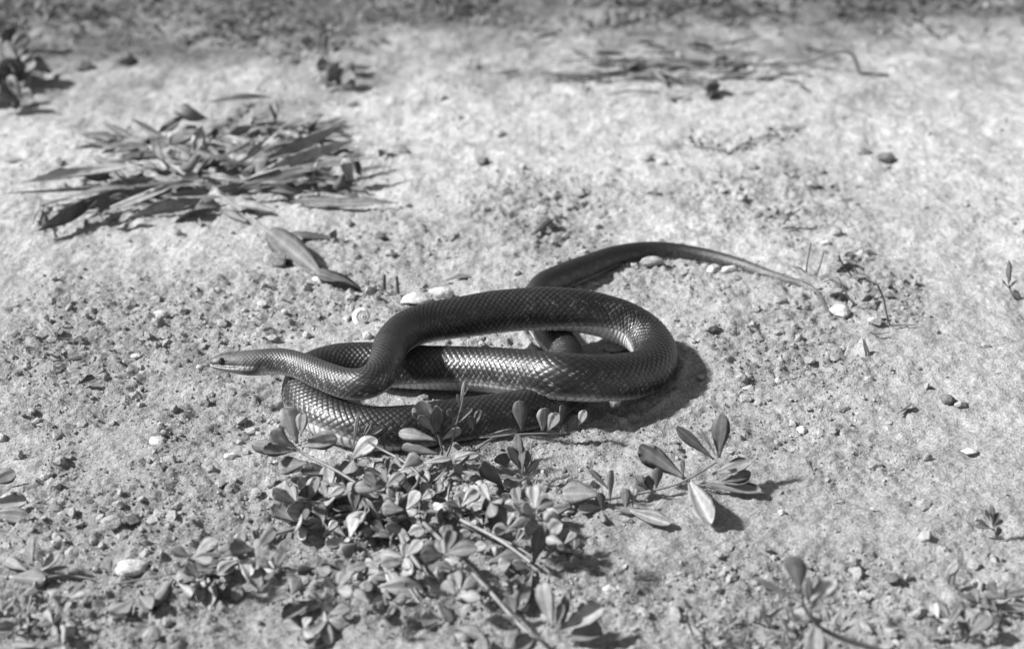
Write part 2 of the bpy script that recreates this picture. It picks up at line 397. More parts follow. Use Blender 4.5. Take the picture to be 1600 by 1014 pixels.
    t0 = np.stack([np.full(nc, nr * nc), j2, j], 1); t1 = np.stack([np.full(nc, nr * nc + 1), (nr - 1) * nc + j, (nr - 1) * nc + j2], 1)
    me = mesh_np('snake_body', verts, quads, np.vstack([t0, t1]))
    at = me.attributes.new('tone', 'FLOAT', 'POINT')
    at.data.foreach_set('value', np.concatenate([tone.ravel(), [.05, .2]]).astype(np.float32))
    ah = me.attributes.new('head', 'FLOAT', 'POINT'); ah.data.foreach_set('value', np.concatenate([np.repeat((1 - sm(24, 40, q)), nc), [0, 1]]).astype(np.float32))
    base = G(800, 590)
    root = add('snake', None, loc=base, label='dark glossy snake coiled on the bare soil with its head raised', cat='snake')
    body = add('body', me, 'snake', root, -base)
    # eyes
    i = int(np.argmin(np.abs(q - 9.6)))
    import bmesh
    for sg in (-1, 1):
        bm = bmesh.new(); bmesh.ops.create_uvsphere(bm, u_segments=16, v_segments=12, radius=.0024)
        em = bpy.data.meshes.new('eye'); bm.to_mesh(em); bm.free()
        for p in em.polygons: p.use_smooth = True
        ang = R(80) * sg
        e_ = add('eye', em, 'eye', root, Vector(P[i] + S[i] * math.sin(ang) * (W[i] - .0006) + U[i] * math.cos(ang) * HT[i]) - base)
    # tongue: a stalk that forks
    tip = Vector(P[-1]); d = Vector(T[-1]); sd = Vector(S[-1])
    tv = []
    tube = lambda pts, rr: tube_np(pts, rr, 6)
    m1 = tube([tip - d * .003 - Vector((0, 0, .0012)), tip + d * .003 - Vector((0, 0, .0018)), tip + d * .005 - Vector((0, 0, .003))], [.0007, .0006, .0005])
    m2 = tube([tip + d * .005 - Vector((0, 0, .003)), tip + d * .0068 + sd * .0014 - Vector((0, 0, .005)), tip + d * .0075 + sd * .0022 - Vector((0, 0, .0075))], [.0005, .0004, .0002])
    m3 = tube([tip + d * .005 - Vector((0, 0, .003)), tip + d * .0068 - sd * .0014 - Vector((0, 0, .005)), tip + d * .0075 - sd * .0022 - Vector((0, 0, .0075))], [.0005, .0004, .0002])
    vs, qs = merge([m1, m2, m3])
    add('tongue', mesh_np('tongue', vs, qs), 'tongue', root, -base)
    return P, r
def tube_np(pts, rr, n=7):
    pts = np.array([list(p) for p in pts], float); rr = np.asarray(rr, float)
    if len(pts) > 2:
        full = catmull(np.hstack([pts, rr[:, None]]), 5); pts = full[:, :3]; rr = full[:, 3]
    T = np.gradient(pts, axis=0); T /= np.linalg.norm(T, axis=1)[:, None] + 1e-12
    ref = np.array([0, 0, 1.0]) if abs(T[:, 2]).mean() < .8 else np.array([1.0, 0, 0])
    A = np.cross(T, ref); A /= np.linalg.norm(A, axis=1)[:, None] + 1e-12; B = np.cross(T, A)
    th = np.linspace(0, 2 * math.pi, n, endpoint=False)
    co = pts[:, None, :] + rr[:, None, None] * (A[:, None, :] * np.cos(th)[None, :, None] + B[:, None, :] * np.sin(th)[None, :, None])
    return co.reshape(-1, 3), grid_quads(len(pts), n, True)
def merge(ms):
    vs, qs, o = [], [], 0
    for v, q in ms: vs.append(v); qs.append(q + o); o += len(v)
    return np.vstack(vs), np.vstack(qs)
SNP, SNR = build_snake()

# ------------------------------------------------------------------ leaves
def leaf_mesh(name, kind, bend, cup, seed, nl=10, nw=4, thick=.025, wav=.02):
    rs = np.random.default_rng(seed); t = np.sin(np.linspace(0, np.pi / 2, nl + 1)) ** 1.15
    if kind == 'spoon': wd = .5 * (.14 + .86 * sm(.0, .72, t)) * np.sqrt(np.clip(1 - np.clip((t - .62) / .38, 0, 1) ** 2.4, 0, 1))
    elif kind == 'oval': wd = .5 * np.sin(np.pi * np.clip(t * .94 + .05, 0, 1)) ** .75
    elif kind == 'lance': wd = .5 * np.sin(np.pi * np.clip(t ** .8, 0, 1)) ** .9
    else: wd = .5 * (1 - t ** 2.2) * (.55 + .45 * sm(0, .3, t))       # blade
    wd = np.maximum(wd, .012)
    x = np.linspace(-1, 1, nw + 1)
    X = wd[:, None] * x[None, :] * (1 + wav * rs.normal(size=(nl + 1, 1))); Y = np.repeat(t[:, None], nw + 1, 1)
    Z = bend * (t[:, None] ** 2 - t[:, None] * .4) + cup * (np.abs(x)[None, :] ** 1.7) * wd[:, None] * 2 + wav * rs.normal(size=(nl + 1, nw + 1)) * .35
    if kind == 'lance':                                  # withered: twisted, sideways bow, rippled margin
        tw_ = rs.normal(0, .9) * (t[:, None] - .3); Z = Z + np.sin(tw_) * X * 1.0 + .05 * np.sin(t[:, None] * 9 + seed) * np.abs(x)[None, :]
        X = X * np.cos(tw_) + rs.normal(0, .55) * (t[:, None] ** 2)
    top = np.stack([X, Y, Z], -1).reshape(-1, 3); bot = top.copy(); bot[:, 2] -= thick; bot[:, 0] *= .94
    n = len(top); q = grid_quads(nl + 1, nw + 1); c = nw + 1
    rim = []
    for i in range(nl): rim += [(i * c, (i + 1) * c, (i + 1) * c + n, i * c + n), ((i + 1) * c - 1 + c, (i + 1) * c - 1, (i + 1) * c - 1 + n, (i + 1) * c - 1 + c + n)]
    for j in range(nw): rim += [(j + 1, j, j + n, j + 1 + n), (nl * c + j, nl * c + j + 1, nl * c + j + 1 + n, nl * c + j + n)]
    me = mesh_np(name, np.vstack([top, bot]), np.vstack([q, q[:, ::-1] + n, np.array(rim)]))
    me.polygons.foreach_set('use_smooth', np.arange(len(me.polygons)) < 2 * len(q)); me.update()
    return me
LM = {}
def leaf_set(mat, kind):
    key = (mat, kind)
    if key not in LM:
        out = []
        for s in range(10):
            bd = [-.10, .12, -.28, .05, .25, -.18, -.4, .18, -.05, -.22][s]; cu = [.06, .12, .02, .2, .08, -.06, .14, .26, -.1, .1][s]
            if kind in ('lance', 'blade'): bd *= 1.3
            me = leaf_mesh('leaf', kind, bd, cu, 100 + s); me.materials.append(MAT[mat]); out.append(me)
        LM[key] = out
    return LM[key]
class Plant:
    def __init__(self, name, px, py, label, cat='plant', group=None, mat='fresh_leaf', smat='stem', kind='spoon'):
        p = G(px, py); self.base = Vector((p.x, p.y, gz(p.x, p.y)))
        self.root = add(name, None, loc=self.base, label=label, cat=cat, group=group)
        self.mat, self.smat, self.kind = mat, smat, kind
    def stem(self, pts, w0=3.2, w1=1.8, name='stem', lift=.0015, mat=None):
        if self.kind == 'spoon' and self.mat == 'fresh_leaf': w0, w1 = w0 * 1.4, w1 * 1.4
        ps = []
        for p in pts:
            q = V(*p) if len(p) == 3 else G(p[0], p[1]); q.z = max(q.z, gz(q.x, q.y) + lift); ps.append(q)
        k = mpp(pts[0][1]); rr = np.linspace(w0 * k / 2, w1 * k / 2, len(ps))
        v, q = tube_np(ps, rr, 7)
        o = add(name, mesh_np(name, v, q), mat or self.smat, self.root, -self.base); return ps
    def leaf3(self, b, t, width, up=None, mat=None, kind=None, name='leaf'):
        b = Vector(b); t = Vector(t)
        b.z = max(b.z, gz(b.x, b.y) + .001); t.z = max(t.z, gz(t.x, t.y) + .0015)
        for f_ in (.35, .7):
            m_ = b.lerp(t, f_); lift = gz(m_.x, m_.y) + .0025 - m_.z
            if lift > 0: b.z += lift * .6; t.z += lift
        a = t - b; L = a.length
        if L < 1e-5: return
        a /= L
        if up is None: up = Vector((-.15 + random.gauss(0, .32), -.68 + random.gauss(0, .25), .7 + random.gauss(0, .2)))
        n = Vector(up); n -= a * n.dot(a)
        if n.length < 1e-3: n = Vector((0, -1, .1)); n -= a * n.dot(a)
        n.normalize(); x = a.cross(n)
        ms = leaf_set(mat or self.mat, kind or self.kind); me = ms[random.randrange(len(ms))]
        M = Matrix(((x.x * width, a.x * L, n.x * L, b.x - self.base.x), (x.y * width, a.y * L, n.y * L, b.y - self.base.y), (x.z * width, a.z * L, n.z * L, b.z - self.base.z), (0, 0, 0, 1)))
        # keep thickness and cupping moderate
        sc = min(L, width * 2.2)
        for r_ in range(3): M[r_][2] *= sc / L
        o = add(name, me, None, self.root); o.matrix_basis = M
        return o
    def leaf(self, bx, by, tx, ty, w, gb=None, gt=None, mat=None, kind=None, up=None):
        gb = gb if gb is not None else by + 10
        gt = gt if gt is not None else max(gb if ty < by else ty + 6, ty + 2)
        self.leaf3(V(bx, by, gb), V(tx, ty, gt), w * mpp(gb) * (1.42 if (kind or self.kind) == 'spoon' else 1.15), up, mat, kind)
    def whorl(self, px, py, gy, n, size, w=.5, seed=0, flat=.45, mat=None, kind=None, only=None):
        rs = random.Random(seed * 77 + 5); c = V(px, py, gy); k = mpp(gy); a0 = rs.random() * 6.28
        for i in range(n):
            az = a0 + i * 2.4 + rs.gauss(0, .3)
            if only: az = R(rs.uniform(*only))
            el = rs.uniform(.05, 1.1) * (1 - flat) + rs.uniform(-.1, .25)
            L = size * k * rs.uniform(.6, 1.15)
            d = Vector((math.cos(az) * math.cos(el), math.sin(az) * math.cos(el), math.sin(el)))
            b = c + d * L * .06
            self.leaf3(b, c + d * L, L * w * rs.uniform(.8, 1.15), None, mat, kind)

# zoom-window converters used while reading leaves off the photograph
z4 = lambda x, y: (380 + x / 2.45, 600 + y / 2.45)
z5 = lambda x, y: (780 + x / 2.45, 600 + y / 2.45)
z6 = lambda x, y: (x / 2.5, 120 + y / 2.5)
z7 = lambda x, y: (x / 2.711, 640 + y / 2.711)
z8 = lambda x, y: (1100 + x / 2.45, 600 + y / 2.45)
def lf(P, z, b, t, w, gb=None, gt=None, **kw):
    bx, by = z(*b); tx, ty = z(*t); s = {z4: 2.45, z5: 2.45, z6: 2.5, z7: 2.711, z8: 2.45}[z]
    P.leaf(bx, by, tx, ty, w / s, gb, gt, **kw)

# ---- the mat of spoon-leaved weed in front of the snake
pw = Plant('purslane_plant', 615, 800, 'leafy low weed with spoon shaped leaves sprawling in front of the snake')
pw.stem([(612, 800, 803), (560, 757, 780), (520, 732, 760), (470, 706, 738), (452, 690, 735)], 5.5, 3.5, mat='stem')
pw.stem([(612, 800, 803), (655, 750, 775), (632, 722, 752), (600, 704, 735), (575, 690, 728)], 5, 3)
pw.stem([(640, 770, 780), (668, 735, 752), (690, 712, 735), (688, 690, 735), (684, 678, 735)], 5, 3)
pw.stem([(690, 725, 745), (703, 700, 738), (714, 660, 735), (722, 630, 733), (726, 600, 731)], 3.5, 1.6)
pw.stem([(700, 745, 757), (760, 690, 722), (800, 680, 700), (850, 677, 690), (893, 676, 688)], 4, 2)
pw.stem([(620, 800, 805), (700, 800, 806), (780, 793, 800), (882, 788, 795), (976, 775, 785), (1033, 763, 778), (1074, 749, 775), (1119, 722, 760)], 6, 3)
pw.stem([(622, 825, 838), (633, 853, 872), (655, 885, 904), (678, 922, 932)], 7, 5)
pw.stem([(660, 815, 832), (694, 849, 872), (760, 918, 944), (820, 984, 1006), (850, 1000, 1014)], 6.5, 5)
pw.stem([(720, 812, 828), (780, 843, 866), (829, 878, 896)], 5.5, 4)
pw.stem([(600, 805, 808), (540, 815, 820), (470, 824, 829)], 6, 4)
pw.stem([(560, 800, 804), (520, 815, 820), (535, 850, 854)], 6, 4)
pw.stem([(800, 760, 770), (825, 740, 752), (830, 700, 742), (832, 690, 742)], 3, 2)
L4 = [((205, 228), (163, 92), 78, 735, 733), ((190, 240), (108, 180), 62, 735, 735), ((205, 250), (32, 232), 52, 735, 735), ((205, 255), (75, 250), 48, 737, 742),
      ((215, 238), (355, 205), 62, 735, 735), ((220, 200), (228, 112), 42, 735, 735, 'pale_leaf'), ((410, 290), (505, 212), 66, 728, 728, 'pale_leaf'), ((420, 255), (440, 110), 14, 720, 720),
      ((455, 210), (490, 150), 16, 722, 722), ((470, 200), (535, 165), 20, 722, 722), ((540, 255), (543, 185), 14, 722, 722),
      ((740, 215), (597, 182), 46, 733, 733), ((752, 268), (608, 240), 40, 740, 740), ((735, 190), (680, 58), 78, 733, 731), ((740, 190), (738, 75), 52, 734, 736), ((735, 180), (670, 120), 40, 736, 738),
      ((760, 212), (830, 172), 32, 735, 735), ((775, 178), (880, 92), 26, 733, 733), ((880, 165), (912, 98), 26, 728, 728), ((815, 140), (785, 100), 36, 730, 730, 'dark_leaf'),
      ((830, 80), (855, -12), 18, 731, 731), ((828, 90), (822, 40), 12, 731, 731), ((835, 60), (862, 10), 12, 731, 731), ((880, 175), (865, 120), 34, 730, 730, 'dark_leaf'),
      ((905, 205), (1050, 180), 26, 715, 715), ((890, 250), (800, 300), 34, 740, 748), ((800, 290), (900, 270), 30, 745, 745), ((780, 320), (700, 390), 34, 750, 762), ((690, 330), (620, 420), 60, 760, 775, 'dark_leaf'),
      ((690, 300), (790, 285), 26, 745, 748), ((500, 300), (475, 360), 40, 745, 752, 'pale_leaf'), ((420, 290), (400, 340), 70, 745, 760, 'dark_leaf'),
      ((250, 300), (130, 320), 70, 745, 748, 'dark_leaf'), ((360, 340), (220, 350), 50, 755, 760, 'dark_leaf'), ((245, 455), (165, 470), 60, 795, 800, 'dark_leaf'), ((250, 450), (280, 360), 50, 795, 793),
      ((250, 450), (225, 390), 60, 795, 795, 'dark_leaf'), ((255, 455), (350, 400), 70, 795, 790, 'dark_leaf'), ((260, 440), (390, 420), 60, 795, 792, 'dark_leaf'), ((160, 370), (150, 410), 60, 770, 778),
      ((330, 500), (270, 455), 45, 812, 808, 'dark_leaf'), ((230, 540), (240, 480), 40, 828, 826, 'dark_leaf'), ((215, 560), (245, 615), 50, 830, 852, 'pale_leaf'), ((400, 430), (420, 380), 44, 790, 788),
      ((480, 470), (540, 480), 80, 800, 804), ((360, 470), (450, 500), 40, 800, 806), ((500, 560), (495, 620), 32, 830, 850), ((580, 520), (645, 515), 34, 815, 815, 'pale_leaf'),
      ((600, 540), (610, 610), 70, 825, 850, 'dark_leaf'), ((610, 600), (650, 610), 28, 850, 852, 'pale_leaf'), ((655, 610), (670, 630), 30, 855, 860), ((470, 690), (640, 665), 42, 885, 880),
      ((640, 690), (560, 720), 60, 890, 900, 'dark_leaf'), ((500, 800), (680, 810), 90, 925, 932), ((270, 775), (400, 770), 26, 920, 918, 'pale_leaf'), ((730, 700), (800, 710), 40, 892, 895, 'dark_leaf'),
      ((790, 760), (785, 800), 40, 920, 935), ((880, 770), (860, 760), 60, 920, 920), ((940, 780), (970, 745), 28, 925, 922, 'pale_leaf'), ((920, 760), (890, 800), 60, 920, 935, 'dark_leaf'),
      ((740, 840), (800, 910), 70, 950, 975), ((760, 900), (680, 900), 60, 975, 978), ((820, 930), (900, 960), 60, 985, 1000), ((910, 950), (920, 1010), 50, 1000, 1030),
      ((830, 330), (920, 350), 34, 752, 757), ((850, 310), (940, 330), 30, 745, 748), ((920, 380), (970, 350), 46, 762, 757), ((990, 400), (1070, 385), 40, 765, 762), ((1000, 430), (1060, 440), 40, 778, 783, 'pale_leaf'),
      ((1000, 420), (930, 280), 62, 770, 768, 'dark_leaf'), ((1010, 320), (985, 260), 60, 745, 745, 'dark_leaf'), ((985, 520), (930, 440), 60, 812, 805, 'dark_leaf'), ((1000, 560), (1030, 490), 40, 830, 822),
      ((730, 500), (760, 460), 50, 805, 800, 'pale_leaf'), ((700, 500), (650, 470), 40, 805, 800), ((800, 540), (780, 480), 46, 822, 818, 'dark_leaf'), ((830, 540), (820, 480), 40, 822, 818), ((830, 440), (880, 410), 50, 785, 780, 'pale_leaf'),
      ((790, 600), (870, 570), 40, 848, 842), ((940, 690), (1060, 660), 60, 885, 880, 'dark_leaf'), ((860, 650), (930, 640), 44, 868, 865), ((680, 560), (700, 450), 30, 830, 815), ((560, 640), (590, 600), 40, 862, 855, 'dark_leaf')]
for r_ in L4: lf(pw, z4, *r_[:5], mat=(r_[5] if len(r_) > 5 else None))
L5 = [((88, 182), (74, 72), 50, 690, 690, 'dark_leaf'), ((165, 180), (178, 98), 50, 690, 690), ((185, 180), (230, 110), 46, 690, 692), ((245, 172), (228, 82), 46, 690, 690, 'dark_leaf'), ((262, 188), (300, 130), 56, 690, 692, 'dark_leaf'), ((300, 165), (336, 98), 34, 690, 690, 'pale_leaf'),
      ((250, 180), (240, 170), 40, 690, 694), ((92, 350), (62, 200), 40, 757, 757), ((92, 335), (36, 240), 34, 757, 757), ((100, 340), (118, 250), 28, 757, 757), ((95, 355), (150, 290), 26, 757, 757), ((90, 340), (80, 250), 40, 758, 760), ((90, 370), (0, 360), 26, 765, 767), ((88, 390), (10, 385), 40, 770, 774),
      ((95, 440), (140, 395), 24, 788, 786, 'pale_leaf'), ((50, 480), (10, 420), 50, 800, 792, 'dark_leaf'), ((20, 560), (45, 500), 26, 832, 820),
      ((715, 365), (540, 228), 78, 772, 757, None), ((722, 362), (818, 548), 84, 772, 826), ((822, 288), (680, 162), 40, 760, 745, 'dark_leaf'), ((842, 282), (848, 128), 62, 760, 758, 'dark_leaf'), ((815, 345), (960, 305), 52, 765, 762), ((850, 372), (962, 345), 44, 772, 775, 'dark_leaf'),
      ((775, 378), (1000, 415), 46, 772, 775), ((840, 290), (770, 170), 12, 760, 758), ((705, 350), (700, 290), 16, 770, 768, 'dark_leaf'), ((840, 300), (860, 290), 24, 764, 768),
      ((600, 412), (520, 385), 40, 778, 778, 'dark_leaf'), ((600, 405), (610, 322), 36, 778, 776, 'dark_leaf'), ((585, 415), (570, 345), 34, 780, 782, 'dark_leaf'), ((560, 400), (530, 355), 36, 778, 778),
      ((425, 450), (430, 330), 24, 790, 788, 'dark_leaf'), ((415, 400), (345, 325), 22, 785, 778, 'dark_leaf'), ((392, 425), (243, 412), 84, 792, 790), ((395, 475), (383, 418), 34, 797, 795, 'dark_leaf'), ((485, 480), (480, 400), 44, 798, 796), ((510, 470), (520, 400), 24, 796, 794),
      ((480, 492), (655, 550), 50, 802, 826), ((440, 500), (540, 500), 30, 805, 806, 'dark_leaf'), ((280, 465), (180, 500), 44, 796, 806), ((395, 490), (300, 480), 40, 800, 802), ((390, 500), (400, 560), 26, 808, 822),
      ((130, 690), (160, 528), 58, 888, 878), ((60, 610), (130, 520), 50, 850, 840), ((170, 670), (270, 555), 40, 885, 870), ((120, 702), (48, 690), 48, 890, 890, 'dark_leaf'), ((130, 710), (70, 890), 64, 890, 960), ((45, 685), (0, 700), 56, 890, 893),
      ((205, 935), (165, 758), 72, 1000, 985), ((240, 975), (395, 950), 78, 1005, 1000), ((230, 945), (400, 855), 84, 1000, 990), ((215, 930), (255, 840), 40, 1000, 992), ((240, 950), (260, 800), 40, 1000, 985, 'dark_leaf'), ((60, 880), (40, 810), 60, 975, 965), ((150, 950), (60, 1020), 70, 1005, 1030), ((80, 900), (40, 1000), 60, 985, 1020)]
for r_ in L5: lf(pw, z5, *r_[:5], mat=(r_[5] if len(r_) > 5 else None))
L7 = [((1010, 640), (1105, 725), 86, 885, 912, 'pale_leaf'), ((1110, 690), (1192, 672), 78, 895, 893, 'pale_leaf'), ((1010, 650), (935, 712), 62, 885, 908, 'pale_leaf'), ((960, 622), (832, 628), 34, 880, 880, 'dark_leaf'), ((950, 640), (858, 652), 34, 884, 888, 'dark_leaf'),
      ((930, 680), (780, 700), 46, 895, 900, 'dark_leaf'), ((850, 720), (830, 825), 54, 910, 948), ((880, 715), (890, 825), 86, 908, 948), ((920, 720), (955, 775), 40, 910, 930), ((735, 735), (622, 840), 84, 915, 952), ((760, 760), (812, 808), 50, 922, 940, 'pale_leaf'),
      ((570, 800), (478, 895), 90, 938, 974), ((590, 800), (650, 870), 80, 938, 964), ((730, 720), (700, 670), 18, 905, 900), ((1000, 600), (980, 570), 20, 870, 868, 'dark_leaf'), ((1090, 560), (1080, 510), 30, 850, 846, 'dark_leaf'), ((1180, 520), (1100, 540), 24, 836, 842, 'dark_leaf'),
      ((1020, 740), (1000, 800), 60, 920, 938, 'dark_leaf'), ((470, 690), (440, 640), 50, 897, 892)]
rs0 = random.Random(21)
p7 = Plant('purslane_plant', 340, 905, 'creeping purslane sprig with bright round leaves beside the large flat pale stone', group='low weeds')
p7.stem([(470, 824, 830), (398, 846, 852), (350, 880, 886), (290, 895, 899), (180, 912, 915)], 6, 2.5)
for k in range(9): p7.whorl(rs0.uniform(290, 430), rs0.uniform(858, 925), rs0.uniform(885, 945), 3, rs0.uniform(40, 58), .66, 800 + k, .5, mat=rs0.choice(['fresh_leaf', 'dark_leaf', 'pale_leaf', 'fresh_leaf']))
for r_ in L7: lf(p7, z7, *r_[:5], mat=(r_[5] if len(r_) > 5 else None))
Lb = [((280, 830), (150, 912), 62), ((320, 905), (235, 1000), 64), ((330, 880), (405, 855), 50), ((300, 830), (240, 820), 40), ((320, 840), (345, 810), 34), ((330, 900), (390, 920), 60), ((310, 870), (330, 985), 46), ((300, 850), (220, 870), 40)]
p8 = Plant('purslane_plant', 560, 935, 'low purslane sprig with flat grey leaves between two thick pale stems', group='low weeds')
p8.stem([(600, 880, 884), (545, 910, 915), (510, 945, 951)], 4.5, 3); p8.stem([(600, 880, 884), (640, 920, 926), (670, 965, 972)], 4.5, 3)
for r_ in Lb: lf(p8, z4, *r_, mat=None)
rq = random.Random(12)
for k in range(18): p8.whorl(rq.uniform(450, 720), rq.uniform(865, 985), rq.uniform(890, 1000), 3, rq.uniform(38, 62), .66, 500 + k, .6, mat=rq.choice(['fresh_leaf', 'fresh_leaf', 'dark_leaf', 'pale_leaf']))
p9 = Plant('purslane_plant', 800, 850, 'leafy purslane shoot bending beside the stem with the bright rosette', group='low weeds')
p9.stem([(720, 820, 826), (800, 850, 856), (860, 890, 896)], 5, 3); p9.stem([(740, 800, 806), (800, 812, 818), (880, 820, 826)], 4, 3)
for k in range(18): p9.whorl(rq.uniform(690, 900), rq.uniform(780, 910), rq.uniform(800, 925), 3, rq.uniform(36, 56), .64, 600 + k, .5, mat=rq.choice(['fresh_leaf', 'fresh_leaf', 'dark_leaf', 'pale_leaf']))
p10 = Plant('purslane_plant', 500, 790, 'low purslane shoot with crowded dark leaves under the raised snake neck', group='low weeds')
p10.stem([(580, 790, 796), (520, 780, 786), (450, 765, 771)], 5, 3)
for k in range(16): p10.whorl(rq.uniform(430, 640), rq.uniform(730, 850), rq.uniform(745, 860), 3, rq.uniform(36, 56), .64, 700 + k, .5, mat=rq.choice(['fresh_leaf', 'fresh_leaf', 'dark_leaf', 'fresh_leaf']))
rs = random.Random(3)
for k in range(56):                                     # the tangle of small leaves over the crown
    a = rs.uniform(0, 6.28); d = rs.random() ** .6
    pw.whorl(625 + 175 * d * math.cos(a), 792 + 62 * d * math.sin(a), 800 + 62 * d * math.sin(a), 2, rs.uniform(36, 60), .66, k, .45, mat=rs.choice(['fresh_leaf', 'fresh_leaf', 'dark_leaf', 'fresh_leaf', 'pale_leaf']))

# ---- corner plants in front
pl = Plant('purslane_plant', 55, 905, 'pale leafy weed sprawling beside a large pale flat stone', group='low weeds')
for r_ in [((140, 660), (118, 548), 50, 897, 895), ((160, 690), (265, 610), 50, 900, 895), ((40, 715), (190, 720), 80, 908, 910), ((150, 690), (290, 665), 16, 900, 898), ((120, 690), (20, 640), 50, 900, 890), ((200, 770), (260, 800), 40, 928, 938),
           ((130, 900), (80, 880), 60, 980, 975, 'dark_leaf'), ((140, 930), (250, 870), 60, 990, 975), ((100, 960), (110, 880), 40, 1000, 985), ((150, 1000), (60, 990), 50, 1018, 1012), ((260, 940), (330, 880), 50, 990, 975, 'pale_leaf'), ((250, 960), (320, 930), 40, 1000, 992, 'pale_leaf'), ((60, 800), (20, 860), 50, 940, 960), ((90, 790), (160, 770), 44, 935, 930), ((200, 830), (250, 770), 40, 950, 940)]:
    lf(pl, z7, *r_[:5], mat=(r_[5] if len(r_) > 5 else None))
pl.stem([(60, 905, 908), (100, 898, 901), (150, 905, 907)], 4, 2); pl.stem([(55, 908, 910), (45, 950, 953), (40, 990, 994)], 4, 3); pl.stem([(50, 960, 964), (90, 975, 980), (120, 960, 972)], 4, 2)
for k in range(9): pl.whorl(rs.uniform(0, 125), rs.uniform(930, 1015), rs.uniform(960, 1030), 3, 40, .42, 200 + k, .4)
pr = Plant('purslane_plant', 1285, 1040, 'small weed with a dark arching stem and few broad leaves among pale stubble', group='low weeds', smat='dark_stem')
pr.stem([(1390, 1020, 1060), (1330, 1002, 1055), (1290, 985, 1055), (1270, 968, 1055), (1258, 950, 1050), (1252, 925, 1045)], 8, 4)
for r_ in [((370, 800), (333, 662), 84, 1040, 1035, 'dark_leaf'), ((385, 845), (195, 738), 24, 1040, 1032), ((385, 840), (505, 752), 66, 1042, 1036, 'pale_leaf'), ((390, 850), (450, 850), 40, 1045, 1048), ((430, 890), (430, 1030), 80, 1050, 1065), ((400, 860), (400, 740), 30, 1045, 1040, 'dark_leaf')]:
    lf(pr, z8, *r_[:5], mat=(r_[5] if len(r_) > 5 else None))
pc = Plant('leafy_weed', 1555, 960, 'dark tangled weed with a long flat leaf beside a dark clod', mat='dark_leaf', smat='dark_stem')
for r_ in [((1060, 830), (1290, 780), 34, 955, 940), ((960, 800), (1070, 830), 30, 948, 955), ((1075, 845), (1240, 860), 40, 960, 965, 'fresh_leaf'), ((920, 740), (970, 690), 36, 920, 915, 'fresh_leaf'), ((960, 700), (940, 760), 30, 912, 928), ((1000, 900), (960, 830), 50, 990, 975), ((940, 900), (900, 850), 40, 985, 970), ((850, 930), (880, 960), 50, 995, 1005), ((1020, 960), (1100, 890), 60, 1010, 995, 'fresh_leaf'), ((930, 930), (980, 850), 30, 1000, 985, 'fresh_leaf'), ((1120, 800), (1090, 760), 40, 940, 932)]:
    lf(pc, z8, *r_[:5], mat=(r_[5] if len(r_) > 5 else None))
pc.stem([(1500, 1000, 1005), (1540, 965, 970), (1575, 940, 946), (1610, 925, 932)], 5, 3); pc.stem([(1540, 965, 970), (1500, 925, 930), (1480, 905, 911)], 4, 2)
for k in range(9): pc.whorl(rs.uniform(1460, 1600), rs.uniform(930, 1010), rs.uniform(965, 1020), 3, 34, .5, 300 + k, .3, mat=rs.choice(['fresh_leaf', 'dark_leaf', 'pale_leaf']))

